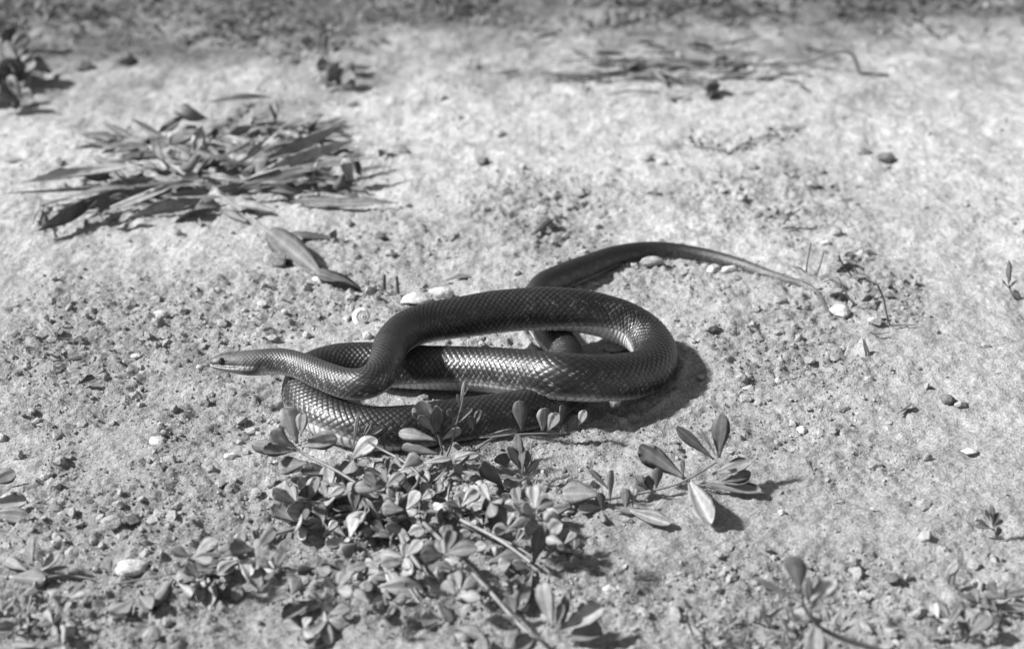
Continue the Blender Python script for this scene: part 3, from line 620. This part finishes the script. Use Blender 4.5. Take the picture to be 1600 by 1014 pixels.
# ---- the big rosette of long withered leaves behind
pb = Plant('plantain_rosette', 345, 305, 'large flattened rosette of long narrow withered leaves behind the snake', mat='dry_leaf', kind='lance')
L6 = [((760, 410), (190, 535), 62, 318, 340), ((700, 420), (330, 560), 40, 318, 352), ((380, 480), (182, 672), 46, 335, 384), ((560, 345), (85, 400), 44, 285, 295), ((640, 420), (0, 468), 12, 310, 312), ((600, 400), (140, 480), 40, 305, 325), ((160, 480), (130, 600), 26, 320, 368), ((170, 540), (190, 668), 14, 335, 385, 'dark_leaf'),
      ((400, 560), (420, 470), 40, 355, 345, 'dark_leaf'), ((420, 570), (510, 500), 40, 358, 348, 'dark_leaf'), ((430, 470), (500, 480), 30, 345, 340, 'dark_leaf'), ((860, 500), (655, 552), 56, 330, 346), ((860, 470), (500, 540), 50, 325, 345), ((820, 450), (640, 500), 60, 320, 335, 'dark_leaf'),
      ((900, 400), (1360, 185), 34, 300, 262), ((960, 400), (1400, 250), 36, 305, 272), ((950, 410), (1500, 303), 40, 305, 285), ((880, 370), (1055, 265), 16, 298, 285), ((930, 440), (1210, 400), 50, 315, 305, 'dark_leaf'), ((1000, 380), (1050, 310), 40, 300, 292, 'dark_leaf'), ((1100, 350), (1250, 300), 30, 290, 282, 'dark_leaf'),
      ((1120, 370), (1330, 380), 46, 295, 298, 'dark_leaf'), ((1220, 420), (1235, 320), 20, 300, 295, 'pale_leaf'), ((1340, 320), (1400, 400), 56, 290, 296, 'pale_leaf'), ((1380, 320), (1420, 390), 30, 286, 296, 'dark_leaf'), ((1130, 492), (1545, 505), 46, 326, 326), ((1000, 430), (1180, 430), 50, 312, 314, 'dark_leaf'), ((1300, 440), (1370, 400), 40, 308, 302, 'dark_leaf'),
      ((820, 390), (930, 395), 26, 300, 302, 'pale_leaf'), ((560, 380), (620, 390), 30, 296, 298, 'pale_leaf'), ((700, 360), (790, 340), 50, 290, 288), ((640, 330), (590, 250), 40, 280, 270, 'dark_leaf'), ((660, 260), (740, 190), 70, 278, 268, 'pale_leaf'), ((620, 220), (720, 170), 40, 270, 262), ((760, 290), (800, 200), 50, 280, 270, 'pale_leaf'), ((700, 330), (680, 270), 50, 285, 280, 'dark_leaf'),
      ((900, 230), (1020, 170), 40, 262, 250), ((940, 150), (950, 110), 60, 222, 215, 'dark_leaf'), ((1060, 100), (1100, 180), 30, 205, 228), ((1100, 200), (1270, 160), 40, 235, 225), ((1000, 160), (1050, 150), 30, 222, 222, 'dark_leaf'), ((820, 100), (1060, 70), 26, 205, 196), ((680, 130), (780, 170), 50, 215, 225, 'dark_leaf'), ((1180, 250), (1360, 180), 26, 255, 240, 'dark_leaf'),
      ((870, 520), (960, 560), 36, 336, 350, 'dark_leaf'), ((930, 490), (1070, 520), 40, 330, 338), ((950, 330), (1100, 180), 30, 285, 245), ((870, 310), (990, 240), 26, 280, 268), ((330, 560), (350, 600), 20, 350, 365, 'dark_leaf')]
for r_ in L6: lf(pb, z6, *r_[:5], mat=(r_[5] if len(r_) > 5 else None))
for k in range(160):
    if k % 3: bx, by = rs.uniform(300, 500), rs.uniform(195, 300); ang = rs.uniform(-.8, 1.5); L = rs.uniform(24, 100)
    else: bx, by = rs.uniform(170, 350), rs.uniform(215, 320); ang = math.pi + rs.uniform(-1.2, .8); L = rs.uniform(30, 110)
    tx = bx + math.cos(ang) * L; ty = by - math.sin(ang) * L * .4
    pb.leaf(bx, by, tx, ty, rs.uniform(4, 14) * (.6 + L / 130), by + rs.uniform(2, 7), max(ty + 3, by + 4 - math.sin(ang) * L * .35), mat=rs.choice(['dry_leaf', 'dry_leaf', 'dark_leaf', 'dark_leaf', 'fresh_leaf', 'pale_leaf']), kind=rs.choice(['lance', 'lance', 'oval', 'blade']))
for k in range(60):                                     # torn bits around the rosette
    bx, by = 330 + rs.gauss(0, 130), 262 + rs.gauss(0, 48); an = rs.uniform(0, 6.28); L = rs.uniform(10, 34)
    pb.leaf(bx, by, bx + math.cos(an) * L, by + math.sin(an) * L * .4, rs.uniform(4, 11), by + 3, by + math.sin(an) * L * .4 + 3, mat=rs.choice(['dry_leaf', 'dark_leaf', 'dark_leaf']), kind=rs.choice(['lance', 'oval']))
pb.stem([(350, 310, 316), (385, 335, 340), (424, 366, 370)], 6, 5, mat='stem')
lf(pb, z6, (1050, 605), (1235, 760), 105, 372, 430, mat='dark_leaf', kind='oval', up=Vector((-.2, -.7, .6)))
fl = Plant('fallen_leaf', 540, 443, 'pointed grey leaf lying between a white pebble and two short stalks', cat='leaf', mat='dark_leaf', kind='lance')
lf(fl, z6, (1225, 765), (1445, 832), 66, 438, 455)
cl = Plant('rolled_leaf', 480, 376, 'dark rolled leaf lying beside the withered rosette on pale soil', cat='leaf', mat='dark_leaf', kind='lance')
lf(cl, z6, (1100, 615), (1330, 640), 34, 371, 380); lf(cl, z6, (1290, 650), (1325, 605), 30, 380, 376)

# ---- the flattened weed farther back
pf = Plant('flattened_weed', 1060, 130, 'flattened dark weed with narrow leaves beneath the bent twig farther back', mat='dark_leaf', smat='dark_stem', kind='lance')
zb = lambda x, y: (740 + x / 2.353, y / 2.353)
for (a, b, w_) in [((640, 260), (250, 310), 18), ((620, 265), (440, 240), 26), ((440, 290), (230, 280), 16), ((640, 240), (540, 290), 22), ((430, 210), (350, 180), 14), ((560, 205), (440, 215), 16), ((870, 190), (1080, 160), 12), ((880, 190), (770, 190), 26), ((840, 180), (860, 200), 40), ((870, 235), (950, 225), 14),
                  ((930, 280), (1015, 235), 18), ((900, 290), (1040, 290), 16), ((1040, 292), (1160, 290), 14), ((1110, 265), (1165, 285), 18), ((830, 280), (850, 330), 26), ((860, 370), (900, 330), 40), ((850, 360), (960, 350), 26), ((650, 270), (740, 325), 30), ((730, 370), (700, 345), 18), ((980, 345), (1045, 340), 10), ((740, 370), (800, 365), 16),
                  ((1210, 280), (1250, 290), 18), ((1190, 310), (1240, 345), 16), ((220, 145), (310, 125), 14), ((150, 160), (175, 165), 24), ((460, 160), (480, 155), 26), ((610, 135), (660, 130), 22), ((660, 170), (600, 190), 20), ((405, 300), (405, 355), 8), ((100, 270), (170, 275), 16), ((10, 265), (30, 260), 24), ((520, 100), (550, 70), 14), ((300, 75), (340, 85), 22)]:
    bx, by = zb(*a); tx, ty = zb(*b); pf.leaf(bx, by, tx, ty, w_ / 2.353 * .9, by + 6, ty + 5)
for k in range(84):
    bx, by = 1050 + rs.gauss(0, 95), 108 + rs.gauss(0, 14); s_ = rs.choice([-1, 1]); L = rs.uniform(20, 62)
    pf.leaf(bx, by, bx + s_ * L, by + rs.gauss(0, 8), rs.uniform(2, 5), by + rs.uniform(2, 9), by + rs.uniform(2, 9), mat=rs.choice(['dry_leaf', 'dark_leaf', 'dark_leaf']))
pf.stem([(1060, 130, 134), (1110, 125, 130), (1180, 122, 127), (1260, 120, 124)], 4, 2); pf.stem([(1060, 130, 134), (1000, 122, 126), (920, 118, 123), (850, 128, 131)], 4, 2)
for k in range(16):
    bx, by = 1050 + rs.gauss(0, 110), 112 + rs.gauss(0, 20); L = rs.uniform(30, 90) * rs.choice([-1, 1]); dy = rs.gauss(0, 7)
    pf.stem([(bx, by, by + 3), (bx + L * .5, by + dy * .3 - 4, by + 4), (bx + L, by + dy, by + dy + 4)], 3, 1.6)
tw = Plant('bent_twig', 1345, 125, 'thin twig bent in an arch over pale soil', cat='twig', smat='dark_stem')
tw.stem([(1262, 98, 112), (1290, 88, 115), (1312, 81, 118), (1332, 86, 121), (1343, 112, 123), (1346, 124, 125), (1388, 124, 126)], 3.2, 3, name='shoot')

def weed(name, base, label, stems, leaves, mat='dark_leaf', kind='spoon', w0=2.4, cat='plant', smat='dark_stem'):
    p = Plant(name, base[0], base[1], label, cat, None, mat, smat, kind)
    for s in stems: p.stem(s, w0, w0 * .6)
    for l in leaves: p.leaf(*l)
    return p
z9 = lambda x, y: (x / 2.98, 380 + y / 2.98)
def q9(*a): return [z9(a[i], a[i + 1]) for i in range(0, len(a), 2)]
L9 = [((265, 440), (365, 450), 16), ((340, 450), (385, 440), 22), ((262, 430), (270, 390), 22), ((258, 435), (225, 395), 22), ((180, 490), (120, 495), 18), ((180, 485), (170, 470), 14), ((185, 500), (160, 520), 22), ((285, 530), (270, 480), 14), ((300, 545), (245, 555), 18), ((310, 540), (380, 530), 20), ((150, 430), (110, 425), 26), ((150, 440), (160, 400), 22), ((90, 415), (50, 430), 26), ((210, 500), (250, 515), 14), ((300, 290), (320, 255), 20), ((200, 350), (230, 345), 30), ((130, 380), (90, 370), 26)]
pq = Plant('small_weed', 85, 535, 'small dark weed with thin forked stems on crumbly soil opposite the snake head', mat='dark_leaf', smat='dark_stem')
for a, b, w_ in L9:
    (bx, by), (tx, ty) = z9(*a), z9(*b); pq.leaf(bx, by, tx, ty, w_ / 2.98 * 1.25, by + 13, ty + 13)
pq.stem([(88, 545, 548), (88, 530, 545), (90, 520, 542)], 2.4, 1.6); pq.stem([(88, 532, 546), (72, 540, 548), (58, 545, 550)], 2.2, 1.2); pq.stem([(90, 528, 544), (110, 530, 543), (124, 531, 543)], 2.2, 1.2); pq.stem([(92, 545, 560), (98, 560, 564)], 2, 1.4); pq.stem([(60, 545, 550), (54, 528, 540), (40, 522, 535)], 2, 1.4)
weed('seedling', (1580, 462), 'upright seedling with pointed leaves standing alone on bare smooth soil', [[(1581, 466, 468), (1578, 450, 467), (1575, 438, 467)], [(1579, 452, 467), (1569, 442, 467)]],
     [(1576, 442, 1575, 407, 10, 467, 467), (1580, 458, 1600, 462, 15, 468, 470), (1581, 462, 1582, 472, 9, 468, 474), (1572, 445, 1566, 434, 4, 467, 467), (1578, 450, 1588, 436, 4, 467, 467)], kind='lance')
weed('seedling', (1552, 838), 'tiny feathery seedling with stubby upright leaves near the leafy corner weed', [[(1556, 842, 844), (1553, 825, 843), (1550, 812, 843)], [(1553, 828, 843), (1538, 820, 840), (1526, 815, 838)]],
     [(1552, 818, 1549, 790, 8, 843, 843), (1553, 820, 1562, 800, 9, 843, 843), (1554, 822, 1566, 812, 8, 843, 843), (1551, 826, 1524, 820, 7, 843, 842), (1545, 822, 1530, 812, 6, 842, 840), (1558, 840, 1560, 822, 9, 846, 845), (1548, 815, 1540, 795, 5, 843, 842)])
ZA = lambda x, y: (1200 + x / 2.535, 250 + y / 2.535)
dq = Plant('dry_stalks', 1325, 470, 'cluster of thin dry stalks standing around the tip of the tail', cat='stalks', mat='dark_leaf', smat='stem', kind='lance')
for pts in [[(150, 465), (155, 410), (170, 330)], [(190, 475), (205, 420), (222, 358)], [(145, 460), (120, 425), (95, 422)], [(290, 490), (320, 545), (345, 590)], [(435, 498), (458, 550), (470, 610), (484, 662)], [(380, 530), (415, 515), (440, 500)], [(484, 662), (530, 655), (580, 652)], [(280, 380), (300, 420), (330, 470)], [(400, 700), (430, 690), (480, 682)], [(60, 270), (75, 235), (125, 195)], [(60, 270), (120, 285), (200, 284)]]:
    m_ = max(ZA(*p)[1] for p in pts)
    dq.stem([(ZA(*p)[0], ZA(*p)[1], m_ + 4 + (i * 0)) for i, p in enumerate(pts)], 3.2, 2.2, mat=random.choice(['stem', 'dark_stem']))
for a, b, w_ in [((390, 545), (430, 515), 22), ((380, 560), (450, 545), 20), ((460, 550), (500, 560), 24), ((280, 450), (330, 430), 30), ((300, 400), (350, 390), 26), ((350, 500), (360, 460), 24), ((250, 440), (300, 445), 22), ((470, 530), (500, 525), 20), ((380, 380), (420, 382), 20), ((65, 235), (50, 215), 18), ((120, 195), (128, 185), 14), ((330, 480), (390, 500), 22), ((250, 500), (300, 520), 20), ((420, 560), (380, 590), 20), ((310, 540), (280, 570), 22), ((200, 480), (250, 490), 14), ((430, 620), (470, 640), 18), ((350, 430), (310, 410), 26)]:
    (bx, by), (tx, ty) = ZA(*a), ZA(*b); dq.leaf(bx, by, tx, ty, w_ / 2.535, by + 5, ty + 5)
pw2 = Plant('prostrate_weed', 1140, 238, 'tiny-leaved creeping weed spread flat on pale soil below the flattened weed', mat='dark_leaf', smat='dark_stem')
for pts in [[(1138, 240), (1120, 233), (1080, 228), (1050, 226)], [(1138, 240), (1160, 228), (1195, 215), (1230, 205), (1260, 200)], [(1128, 236), (1130, 225), (1140, 216)]]:
    pw2.stem([(a, b, b + 2) for a, b in pts], 2.6, 1.6)
for k in range(60):
    t = rs.random(); c_ = rs.random()
    bx, by = (1138 + 112 * t, 238 - 36 * t) if c_ < .6 else (1138 - 90 * t, 238 - 12 * t - rs.random() * 18)
    bx += rs.gauss(0, 8); by += rs.gauss(0, 5)
    pw2.leaf(bx, by, bx + rs.uniform(-9, 9), by + rs.uniform(-6, 3), rs.uniform(3, 6), by + 4, by + rs.uniform(2, 6))
pe = Plant('broad_leaf_weed', 25, 165, 'dark broad leaved weed standing behind the withered rosette on shaded soil', mat='dark_leaf', smat='dark_stem')
for k in range(48):
    bx, by = rs.uniform(-20, 45), rs.uniform(62, 160)
    pe.leaf(bx, by, bx + rs.uniform(-34, 34), by + rs.uniform(-38, 18), rs.uniform(16, 30), by + rs.uniform(6, 26), by + rs.uniform(6, 26), mat=rs.choice(['dark_leaf', 'dark_leaf', 'dark_leaf', 'fresh_leaf']))
pe.stem([(20, 170, 172), (22, 130, 146), (15, 85, 102)], 4, 3); pe.stem([(22, 168, 172), (35, 120, 138), (38, 90, 108)], 4, 3)
pg = Plant('upright_weed', 533, 140, 'dark upright weed with curled leaves beyond the withered rosette', mat='dark_leaf', smat='dark_stem')
pg.stem([(535, 142, 144), (528, 115, 132), (512, 88, 117), (508, 60, 102)], 4, 3); pg.stem([(512, 88, 117), (490, 72, 110), (478, 80, 112)], 3, 2); pg.stem([(535, 135, 144), (500, 130, 143)], 3, 2)
for b in [(528, 115, 520, 100, 20), (530, 120, 545, 108, 22), (530, 128, 520, 112, 26), (535, 125, 548, 98, 16), (512, 88, 515, 55, 16), (505, 62, 515, 75, 18), (480, 75, 478, 60, 14), (500, 70, 482, 62, 14), (530, 135, 510, 150, 14), (535, 135, 555, 130, 14), (520, 125, 500, 128, 12), (525, 130, 530, 140, 26), (455, 95, 470, 92, 12), (445, 98, 462, 94, 8), (500, 75, 490, 50, 18), (515, 95, 535, 80, 16), (520, 105, 495, 100, 18), (528, 118, 510, 120, 22), (532, 128, 555, 120, 20), (505, 70, 525, 60, 16), (490, 75, 470, 88, 14), (530, 138, 545, 150, 18)]:
    pg.leaf(b[0], b[1], b[2], b[3], b[4], b[1] + (142 - b[1]) * .45 + 6, b[1] + (142 - b[1]) * .45 + 6)
ps = Plant('stubble_tuft', 1190, 1000, 'tuft of short pale stubble blades in front of the small dark stemmed weed', cat='grass', mat='pale_leaf', kind='blade')
for k in range(70):
    bx, by = rs.uniform(1080, 1300), rs.uniform(965, 1030); L = rs.uniform(18, 46); an = rs.gauss(.1, .5)
    ps.leaf(bx, by, bx - math.sin(an) * L, by - math.cos(an) * L * .8, rs.uniform(4, 9), by + 4, by + rs.uniform(-4, 10), mat=rs.choice(['pale_leaf', 'pale_leaf', 'dry_leaf']))
# two short stalks and scattered loose leaves
for (px, py, tx, ty, lb) in [(600, 452, 601, 430, 'short dark stalk stub standing upright beside the pointed fallen leaf'), (622, 458, 620, 432, 'short dark stalk stub standing upright beside the pale cracked stone')]:
    p = Plant('stalk_stub', px, py + 2, lb, cat='stalk', smat='dark_stem'); p.stem([(px, py, py + 3), (tx, ty, py + 2)], 5, 3.5, name='shoot')
for (bx, by, tx, ty, w_, m_, lb) in [(-20, 755, 24, 741, 22, 'dry_leaf', 'dark tipped fallen leaf just beyond a bright pale one'), (-25, 790, 42, 782, 26, 'pale_leaf', 'bright pale fallen leaf between a dark tipped and a grey one'),
                                     (-20, 802, 44, 810, 26, 'fresh_leaf', 'grey spoon shaped leaf lying just below a bright pale one'), (695, 440, 735, 428, 14, 'dark_leaf', 'small dark folded leaf on crumbly soil between the rosette and the tail'),
                                     (1400, 655, 1422, 632, 9, 'dark_leaf', 'small dark shred of leaf on smooth soil near a rounded dark stone'), (120, 603, 150, 597, 12, 'dark_leaf', 'dark sliver of leaf on crumbly soil below the forked small weed'),
                                     (830, 370, 865, 352, 14, 'dark_leaf', 'dark crumpled leaf on pale crumbly soil beyond the coiled snake')]:
    p = Plant('fallen_leaf', (bx + tx) / 2, (by + ty) / 2, lb, cat='leaf', mat=m_); p.leaf(bx, by, tx, ty, w_, by + 3, ty + 4)

# ------------------------------------------------------------------ stones and clods
def ico(sub):
    import bmesh
    bm = bmesh.new(); bmesh.ops.create_icosphere(bm, subdivisions=sub, radius=1)
    v = np.array([x.co[:] for x in bm.verts]); bm.verts.ensure_lookup_table(); f = np.array([[x.index for x in p.verts] for p in bm.faces]); bm.free()
    return v, f
I1, I2, I3 = ico(1), ico(2), ico(4)
def lump(v, seed, rough_=.18, fac=0):
    rs_ = np.random.default_rng(seed); v = v.copy()
    for k in range(9 if fac else 5):                        # chopped facets
        d = rs_.normal(size=3); d /= np.linalg.norm(d); lim = rs_.uniform(.55, .85) if fac else rs_.uniform(.75, .95)
        p = v @ d; v -= np.outer(np.clip(p - lim, 0, None), d) * (.95 if fac else .7)
    n = fbm(v[:, 0] + seed * 3.1, v[:, 1] + v[:, 2] * .73, 1.6, 4, seed % 97)
    return v * (1 + rough_ * n)[:, None]
ST = [ # px, py, width px, depth factor, height factor, material, facet, label
 (250, 493, 30, .9, .5, 'pale_stone', 0, 'smooth oval white pebble on crumbly soil beyond the snake head'),
 (246, 690, 30, 1, .5, 'pale_stone', 0, 'half buried round white pebble on soil below the snake head'),
 (361, 712, 28, .6, .5, 'pale_stone', 1, 'sharp bright white chip of stone next to the purslane'),
 (480, 531, 15, .9, .9, 'pale_stone', 0, 'small round white pebble right behind the snake neck'),
 (411, 482, 20, .8, .5, 'pale_stone', 1, 'small white stone on soil between fallen leaf and snake head'),
 (445, 494, 12, .8, .7, 'pale_stone', 0, 'tiny pale pebble just beside a small white stone behind the neck'),
 (339, 450, 16, .8, .7, 'pale_stone', 1, 'little white stone in dark crumbs below the rosette'),
 (498, 441, 24, .6, .7, 'pale_stone', 1, 'white lump against the tip of the broad withered leaf'),
 (432, 412, 44, .8, .55, 'grey_stone', 1, 'flat grey stone with a dark undercut edge by the broad withered leaf'),
 (1114, 424, 28, .7, .5, 'pale_stone', 1, 'shorter white flat stone of the pair below the tapering tail'),
 (1138, 433, 32, .7, .5, 'pale_stone', 1, 'longer white flat stone of the pair below the tapering tail'),
 (1018, 421, 44, .5, .42, 'grey_stone', 0, 'smooth grey stone lying half under the bend of the tail'),
 (1312, 492, 40, .8, .6, 'pale_stone', 1, 'pale angular stone at the curled tail tip'),
 (1366, 511, 26, .7, .7, 'pale_stone', 1, 'pale square stone leaning by the dry stalks'),
 (1300, 466, 34, .6, .5, 'grey_stone', 1, 'grey stone against which the tail tip bends'),
 (1480, 630, 26, .9, .7, 'dark_clod', 0, 'rounded dark stone lying alone on smooth bare soil'),
 (1254, 676, 24, .8, .7, 'pale_stone', 1, 'pointed pale stone on smooth soil beyond the big-leaved shoot'),
 (1514, 711, 28, .8, .35, 'pale_stone', 1, 'flat pale chip bedded in smooth soil below the rounded dark stone'),
 (212, 556, 20, .8, .4, 'pale_stone', 0, 'flat pale pebble on soil beside the small forked weed'),
 (205, 890, 66, .7, .4, 'pale_stone', 0, 'large flat pale stone beside the creeping purslane stem'),
 (595, 371, 20, .9, .7, 'dark_clod', 0, 'small round dark stone on pale soil past the end of the rolled leaf'),
 (650, 470, 60, .8, .45, 'pale_stone', 1, 'broad pale cracked stone touching the top of the snake coil'),
 (690, 464, 46, .5, .5, 'pale_stone', 0, 'long pale stone partly hidden by the upper snake coil'),
 (632, 505, 22, .8, .7, 'pale_stone', 1, 'pale stone wedged behind the bent snake neck'),
 (574, 532, 18, .8, .8, 'pale_stone', 0, 'small bright pebble behind the neck below the snail shell'),
 (1004, 402, 14, .8, .8, 'pale_stone', 0, 'tiny white pebble tucked below the bend of the tail'),
 (312, 578, 12, .9, .8, 'pale_stone', 0, 'tiny white pebble right in front of the snake tongue'),
 (950, 911, 24, .8, .5, 'pale_stone', 1, 'pale stone chip on soil between purslane and stubble'),
 (1221, 803, 14, .9, .9, 'pale_stone', 0, 'tiny pale pebble beside the shadow of the big-leaved shoot'),
 (301, 818, 14, .8, .8, 'pale_stone', 0, 'small white pebble in crumbly soil above the creeping purslane stem'),
 (1365, 803, 16, .8, .5, 'pale_stone', 1, 'thin pale chip on smooth soil beneath scattered crumbs'),
 (1035, 256, 20, .8, .8, 'pale_stone', 0, 'small pale pebble with a dark side on smooth far soil'),
 (1128, 152, 12, 1, 1, 'pale_stone', 0, 'round white pebble at the edge of the flattened weed'),
 (845, 333, 28, .7, .5, 'pale_stone', 1, 'pale stone in crumbs on the far side of the snake coil'),
 (430, 718, 10, .8, .7, 'pale_stone', 0, 'tiny pale pebble near the purslane shoot tip'),
 (1290, 385, 20, .7, .5, 'pale_stone', 1, 'thin bright stone on pale soil beyond the dry stalks'),
 (545, 905, 20, .8, .6, 'grey_stone', 1, 'small grey stone among the front purslane stems'),
 (740, 528, 40, .6, .5, 'pale_stone', 1, 'pale stone inside the snake coil close to its edge'),
 (960, 548, 44, .5, .35, 'grey_stone', 0, 'smooth grey stone inside the snake coil below its bright flank'),
]
def stone(px, py, wpx, df, hf, mat, fac, name, label, cat, seed, group=None, sink=.35):
    k = mpp(py); c = G(px, py); a = wpx * k / 2; v = lump(I3[0], seed, .2 if not fac else .22, fac)
    v = v / np.abs(v).max(0)
    me = mesh_np(name, v * np.array([a, a * df, a * hf]), None, I3[1], smooth=True)
    c.z = float(gzv(np.array([c.x]), np.array([c.y]))[0]) + a * hf * (1 - sink)
    o = add(name, me, mat, None, c, label, cat, group); o.rotation_euler = (0, 0, (seed * 1.7) % .9 - .45)
    return o
for i, s in enumerate(ST): stone(*s[:7], 'pebble' if s[2] < 24 else 'stone', s[7], 'pebble' if s[2] < 24 else 'stone', 10 + i)
CLODS = [(755, 254, 26), (1385, 252, 34), (1348, 238, 26), (905, 306, 24), (868, 310, 20), (1270, 291, 22), (130, 106, 34), (198, 100, 34), (1395, 908, 30), (1110, 145, 30), (780, 212, 20), (858, 356, 22), (1305, 372, 24), (1360, 400, 18),
         (1240, 345, 20), (1130, 303, 18), (1160, 318, 20), (790, 305, 24), (1012, 250, 18), (175, 825, 40), (205, 815, 34), (330, 735, 22), (345, 762, 22), (160, 590, 24), (50, 640, 18), (1240, 520, 18), (1222, 545, 16), (1265, 585, 18), (1365, 735, 30), (1110, 520, 24),
         (245, 470, 24), (285, 490, 20), (520, 430, 22), (610, 400, 22), (545, 350, 18), (1470, 985, 24), (1455, 965, 26), (1330, 870, 18), (400, 770, 24), (780, 520, 30), (660, 620, 24), (1180, 905, 22), (1210, 870, 18)]
for i, (a, b, w_) in enumerate(CLODS):
    stone(a, b, w_, .9, .62, *(('dark_clod', 1, 'soil_clod', 'dark lump of damp soil lying on pale ground', 'clod', 200 + i, 'dark soil clods') if i in (0, 1, 6, 7, 8, 9, 20) else ('crumb', 1, 'soil_clod', 'loose lump of pale dry soil lying on the crumbly ground', 'clod', 200 + i, 'loose soil clods')))
# triangular stone
def tri_stone():
    b0, b1, b2, b3 = G(1312, 562), G(1360, 572), G(1368, 556), G(1330, 548); ap = V(1333, 519, 556); ap2 = V(1350, 524, 556)
    import bmesh
    bm = bmesh.new(); vs = [bm.verts.new(p - Vector((0, 0, .004))) for p in (b0, b1, b2, b3)] + [bm.verts.new(ap), bm.verts.new(ap2)]
    for f in ((0, 1, 5, 4), (1, 2, 5), (2, 3, 4, 5), (3, 0, 4), (3, 2, 1, 0)): bm.faces.new([vs[k] for k in f])
    bmesh.ops.bevel(bm, geom=bm.edges[:], offset=.0015, segments=2, affect='EDGES')
    bmesh.ops.triangulate(bm, faces=bm.faces[:]); bmesh.ops.subdivide_edges(bm, edges=bm.edges[:], cuts=3, use_grid_fill=True)
    bmesh.ops.triangulate(bm, faces=bm.faces[:])
    c = G(1340, 558)
    co = np.array([v.co[:] for v in bm.verts]); nn = fbm(co[:, 0] + co[:, 2], co[:, 1] + co[:, 2] * .5, 90, 4, 8) * .0013
    for v, d in zip(bm.verts, nn): v.co = v.co + (v.co - c).normalized() * d - c
    me = bpy.data.meshes.new('stone'); bm.to_mesh(me); bm.free()
    add('stone', me, 'pale_stone', None, c, 'upright triangular grey stone standing on crumbly soil beyond the coil', 'stone')
tri_stone()
# snail shell (a flat white spiral)
def shell():
    c = V(566, 495, 505); k = mpp(500); Rm = 19 * k; base = G(566, 510); base.z = gz(base.x, base.y)
    pts, rr = [], []
    for i in range(70):
        t = i / 69; th = t * 2.6 * 2 * math.pi + 1.2; ra = Rm * .64 * (.1 + .9 * t ** 1.25)
        pts.append(Vector((math.cos(th) * ra, -.003 * (1 - t), math.sin(th) * ra))); rr.append(Rm * (.07 + .33 * t ** 1.2))
    v, q = tube_np(pts, rr, 12); me = mesh_np('snail_shell', v, q)
    o = add('snail_shell', me, 'white_shell', None, c, 'white coiled snail shell lying behind the snake neck', 'shell'); o.rotation_euler = (-.5, .2, .2)
shell()

# ------------------------------------------------------------------ crumbs and ground cover (nobody could count them)
def crumbs(name, n, base, smin, smax, label, seed, thr, mat='crumb', pw_=2.4, floor_=.16):
    r_ = np.random.default_rng(seed)
    x = r_.uniform(-.75, .75, n * 6); y = .56 + r_.random(n * 6) ** 1.3 * 1.35
    px, py = pix(x, y); ok = (px > -60) & (px < 1660) & (py > -30) & (py < 1060)
    d = np.clip(rough(x, y) + floor_ + .5 * fbm(x, y, 30, 3, 77) * rough(x, y), 0, 1); ok &= r_.random(len(x)) < d ** 1.6 * thr
    x, y = x[ok][:n], y[ok][:n]; n = len(x)
    s = smin + (smax - smin) * r_.random(n) ** pw_
    z = gzv(x, y) + s * r_.uniform(-.15, .3, n)
    bv, bf = base; var = [lump(bv, seed * 10 + k, .5, 1) for k in range(8)]
    vi = r_.integers(0, 8, n); B = np.stack(var)[vi]
    th = r_.uniform(0, 6.28, n); c_, s_ = np.cos(th), np.sin(th)
    B = B * (s[:, None] * np.stack([np.ones(n), r_.uniform(.6, 1, n), r_.uniform(.45, .9, n)], 1))[:, None, :]
    X = B[:, :, 0] * c_[:, None] - B[:, :, 1] * s_[:, None] + x[:, None]; Yv = B[:, :, 0] * s_[:, None] + B[:, :, 1] * c_[:, None] + y[:, None]; Zv = B[:, :, 2] + z[:, None]
    vs = np.stack([X, Yv, Zv], -1).reshape(-1, 3); fs = (bf[None] + (np.arange(n) * len(bv))[:, None, None]).reshape(-1, 3)
    add(name, mesh_np(name, vs, None, fs, smooth=False), mat, label=label, cat='soil', kind='stuff')
crumbs('soil_crumbs', 3000, I2, .0009, .0056, 'loose crumbs of dry soil scattered over the ground', 1, 1.0, 'crumb', 3.4)
crumbs('fine_soil_crumbs', 30000, I1, .0004, .0015, 'fine grains of dry soil scattered over the ground', 2, 1.0)
crumbs('dark_debris', 2400, I1, .0005, .0026, 'dark specks of plant debris strewn over the soil', 3, 1.0, 'debris', 2.6, .34)

def cover():
    r_ = np.random.default_rng(5); n = 26000
    x = r_.uniform(-1.0, 1.0, n * 5); y = r_.uniform(1.45, 2.5, n * 5)
    m = fbm(x, y, 4, 3, 91); px, py = pix(x, y)
    dens = sm(66, 10, py) * 1.0; left = (1 - sm(420, 720, px)) * sm(105, 45, py)
    ok = r_.random(len(x)) < np.clip(np.maximum(dens, left) * sm(-.4, .2, m), 0, 1); x, y = x[ok][:n], y[ok][:n]; n = len(x)
    z = gzv(x, y); L = r_.uniform(.006, .022, n); W = L * r_.uniform(.15, .45, n); az = r_.uniform(0, 6.28, n); el = r_.uniform(0, 1.1, n)
    d = np.stack([np.cos(az) * np.cos(el), np.sin(az) * np.cos(el), np.sin(el)], 1); sd = np.stack([-np.sin(az), np.cos(az), np.zeros(n)], 1)
    b = np.stack([x, y, z], 1); mid = b + d * (L * .55)[:, None]; tip = b + d * L[:, None] - np.array([0, 0, 1]) * (L * .2)[:, None]
    vs = np.stack([b, mid - sd * (W / 2)[:, None], tip, mid + sd * (W / 2)[:, None]], 1).reshape(-1, 3)
    add('ground_cover', mesh_np('ground_cover', vs, np.arange(n * 4).reshape(-1, 4)), 'dark_leaf', label='low dark ground cover of tiny weeds at the far end', cat='ground cover', kind='stuff')
cover()
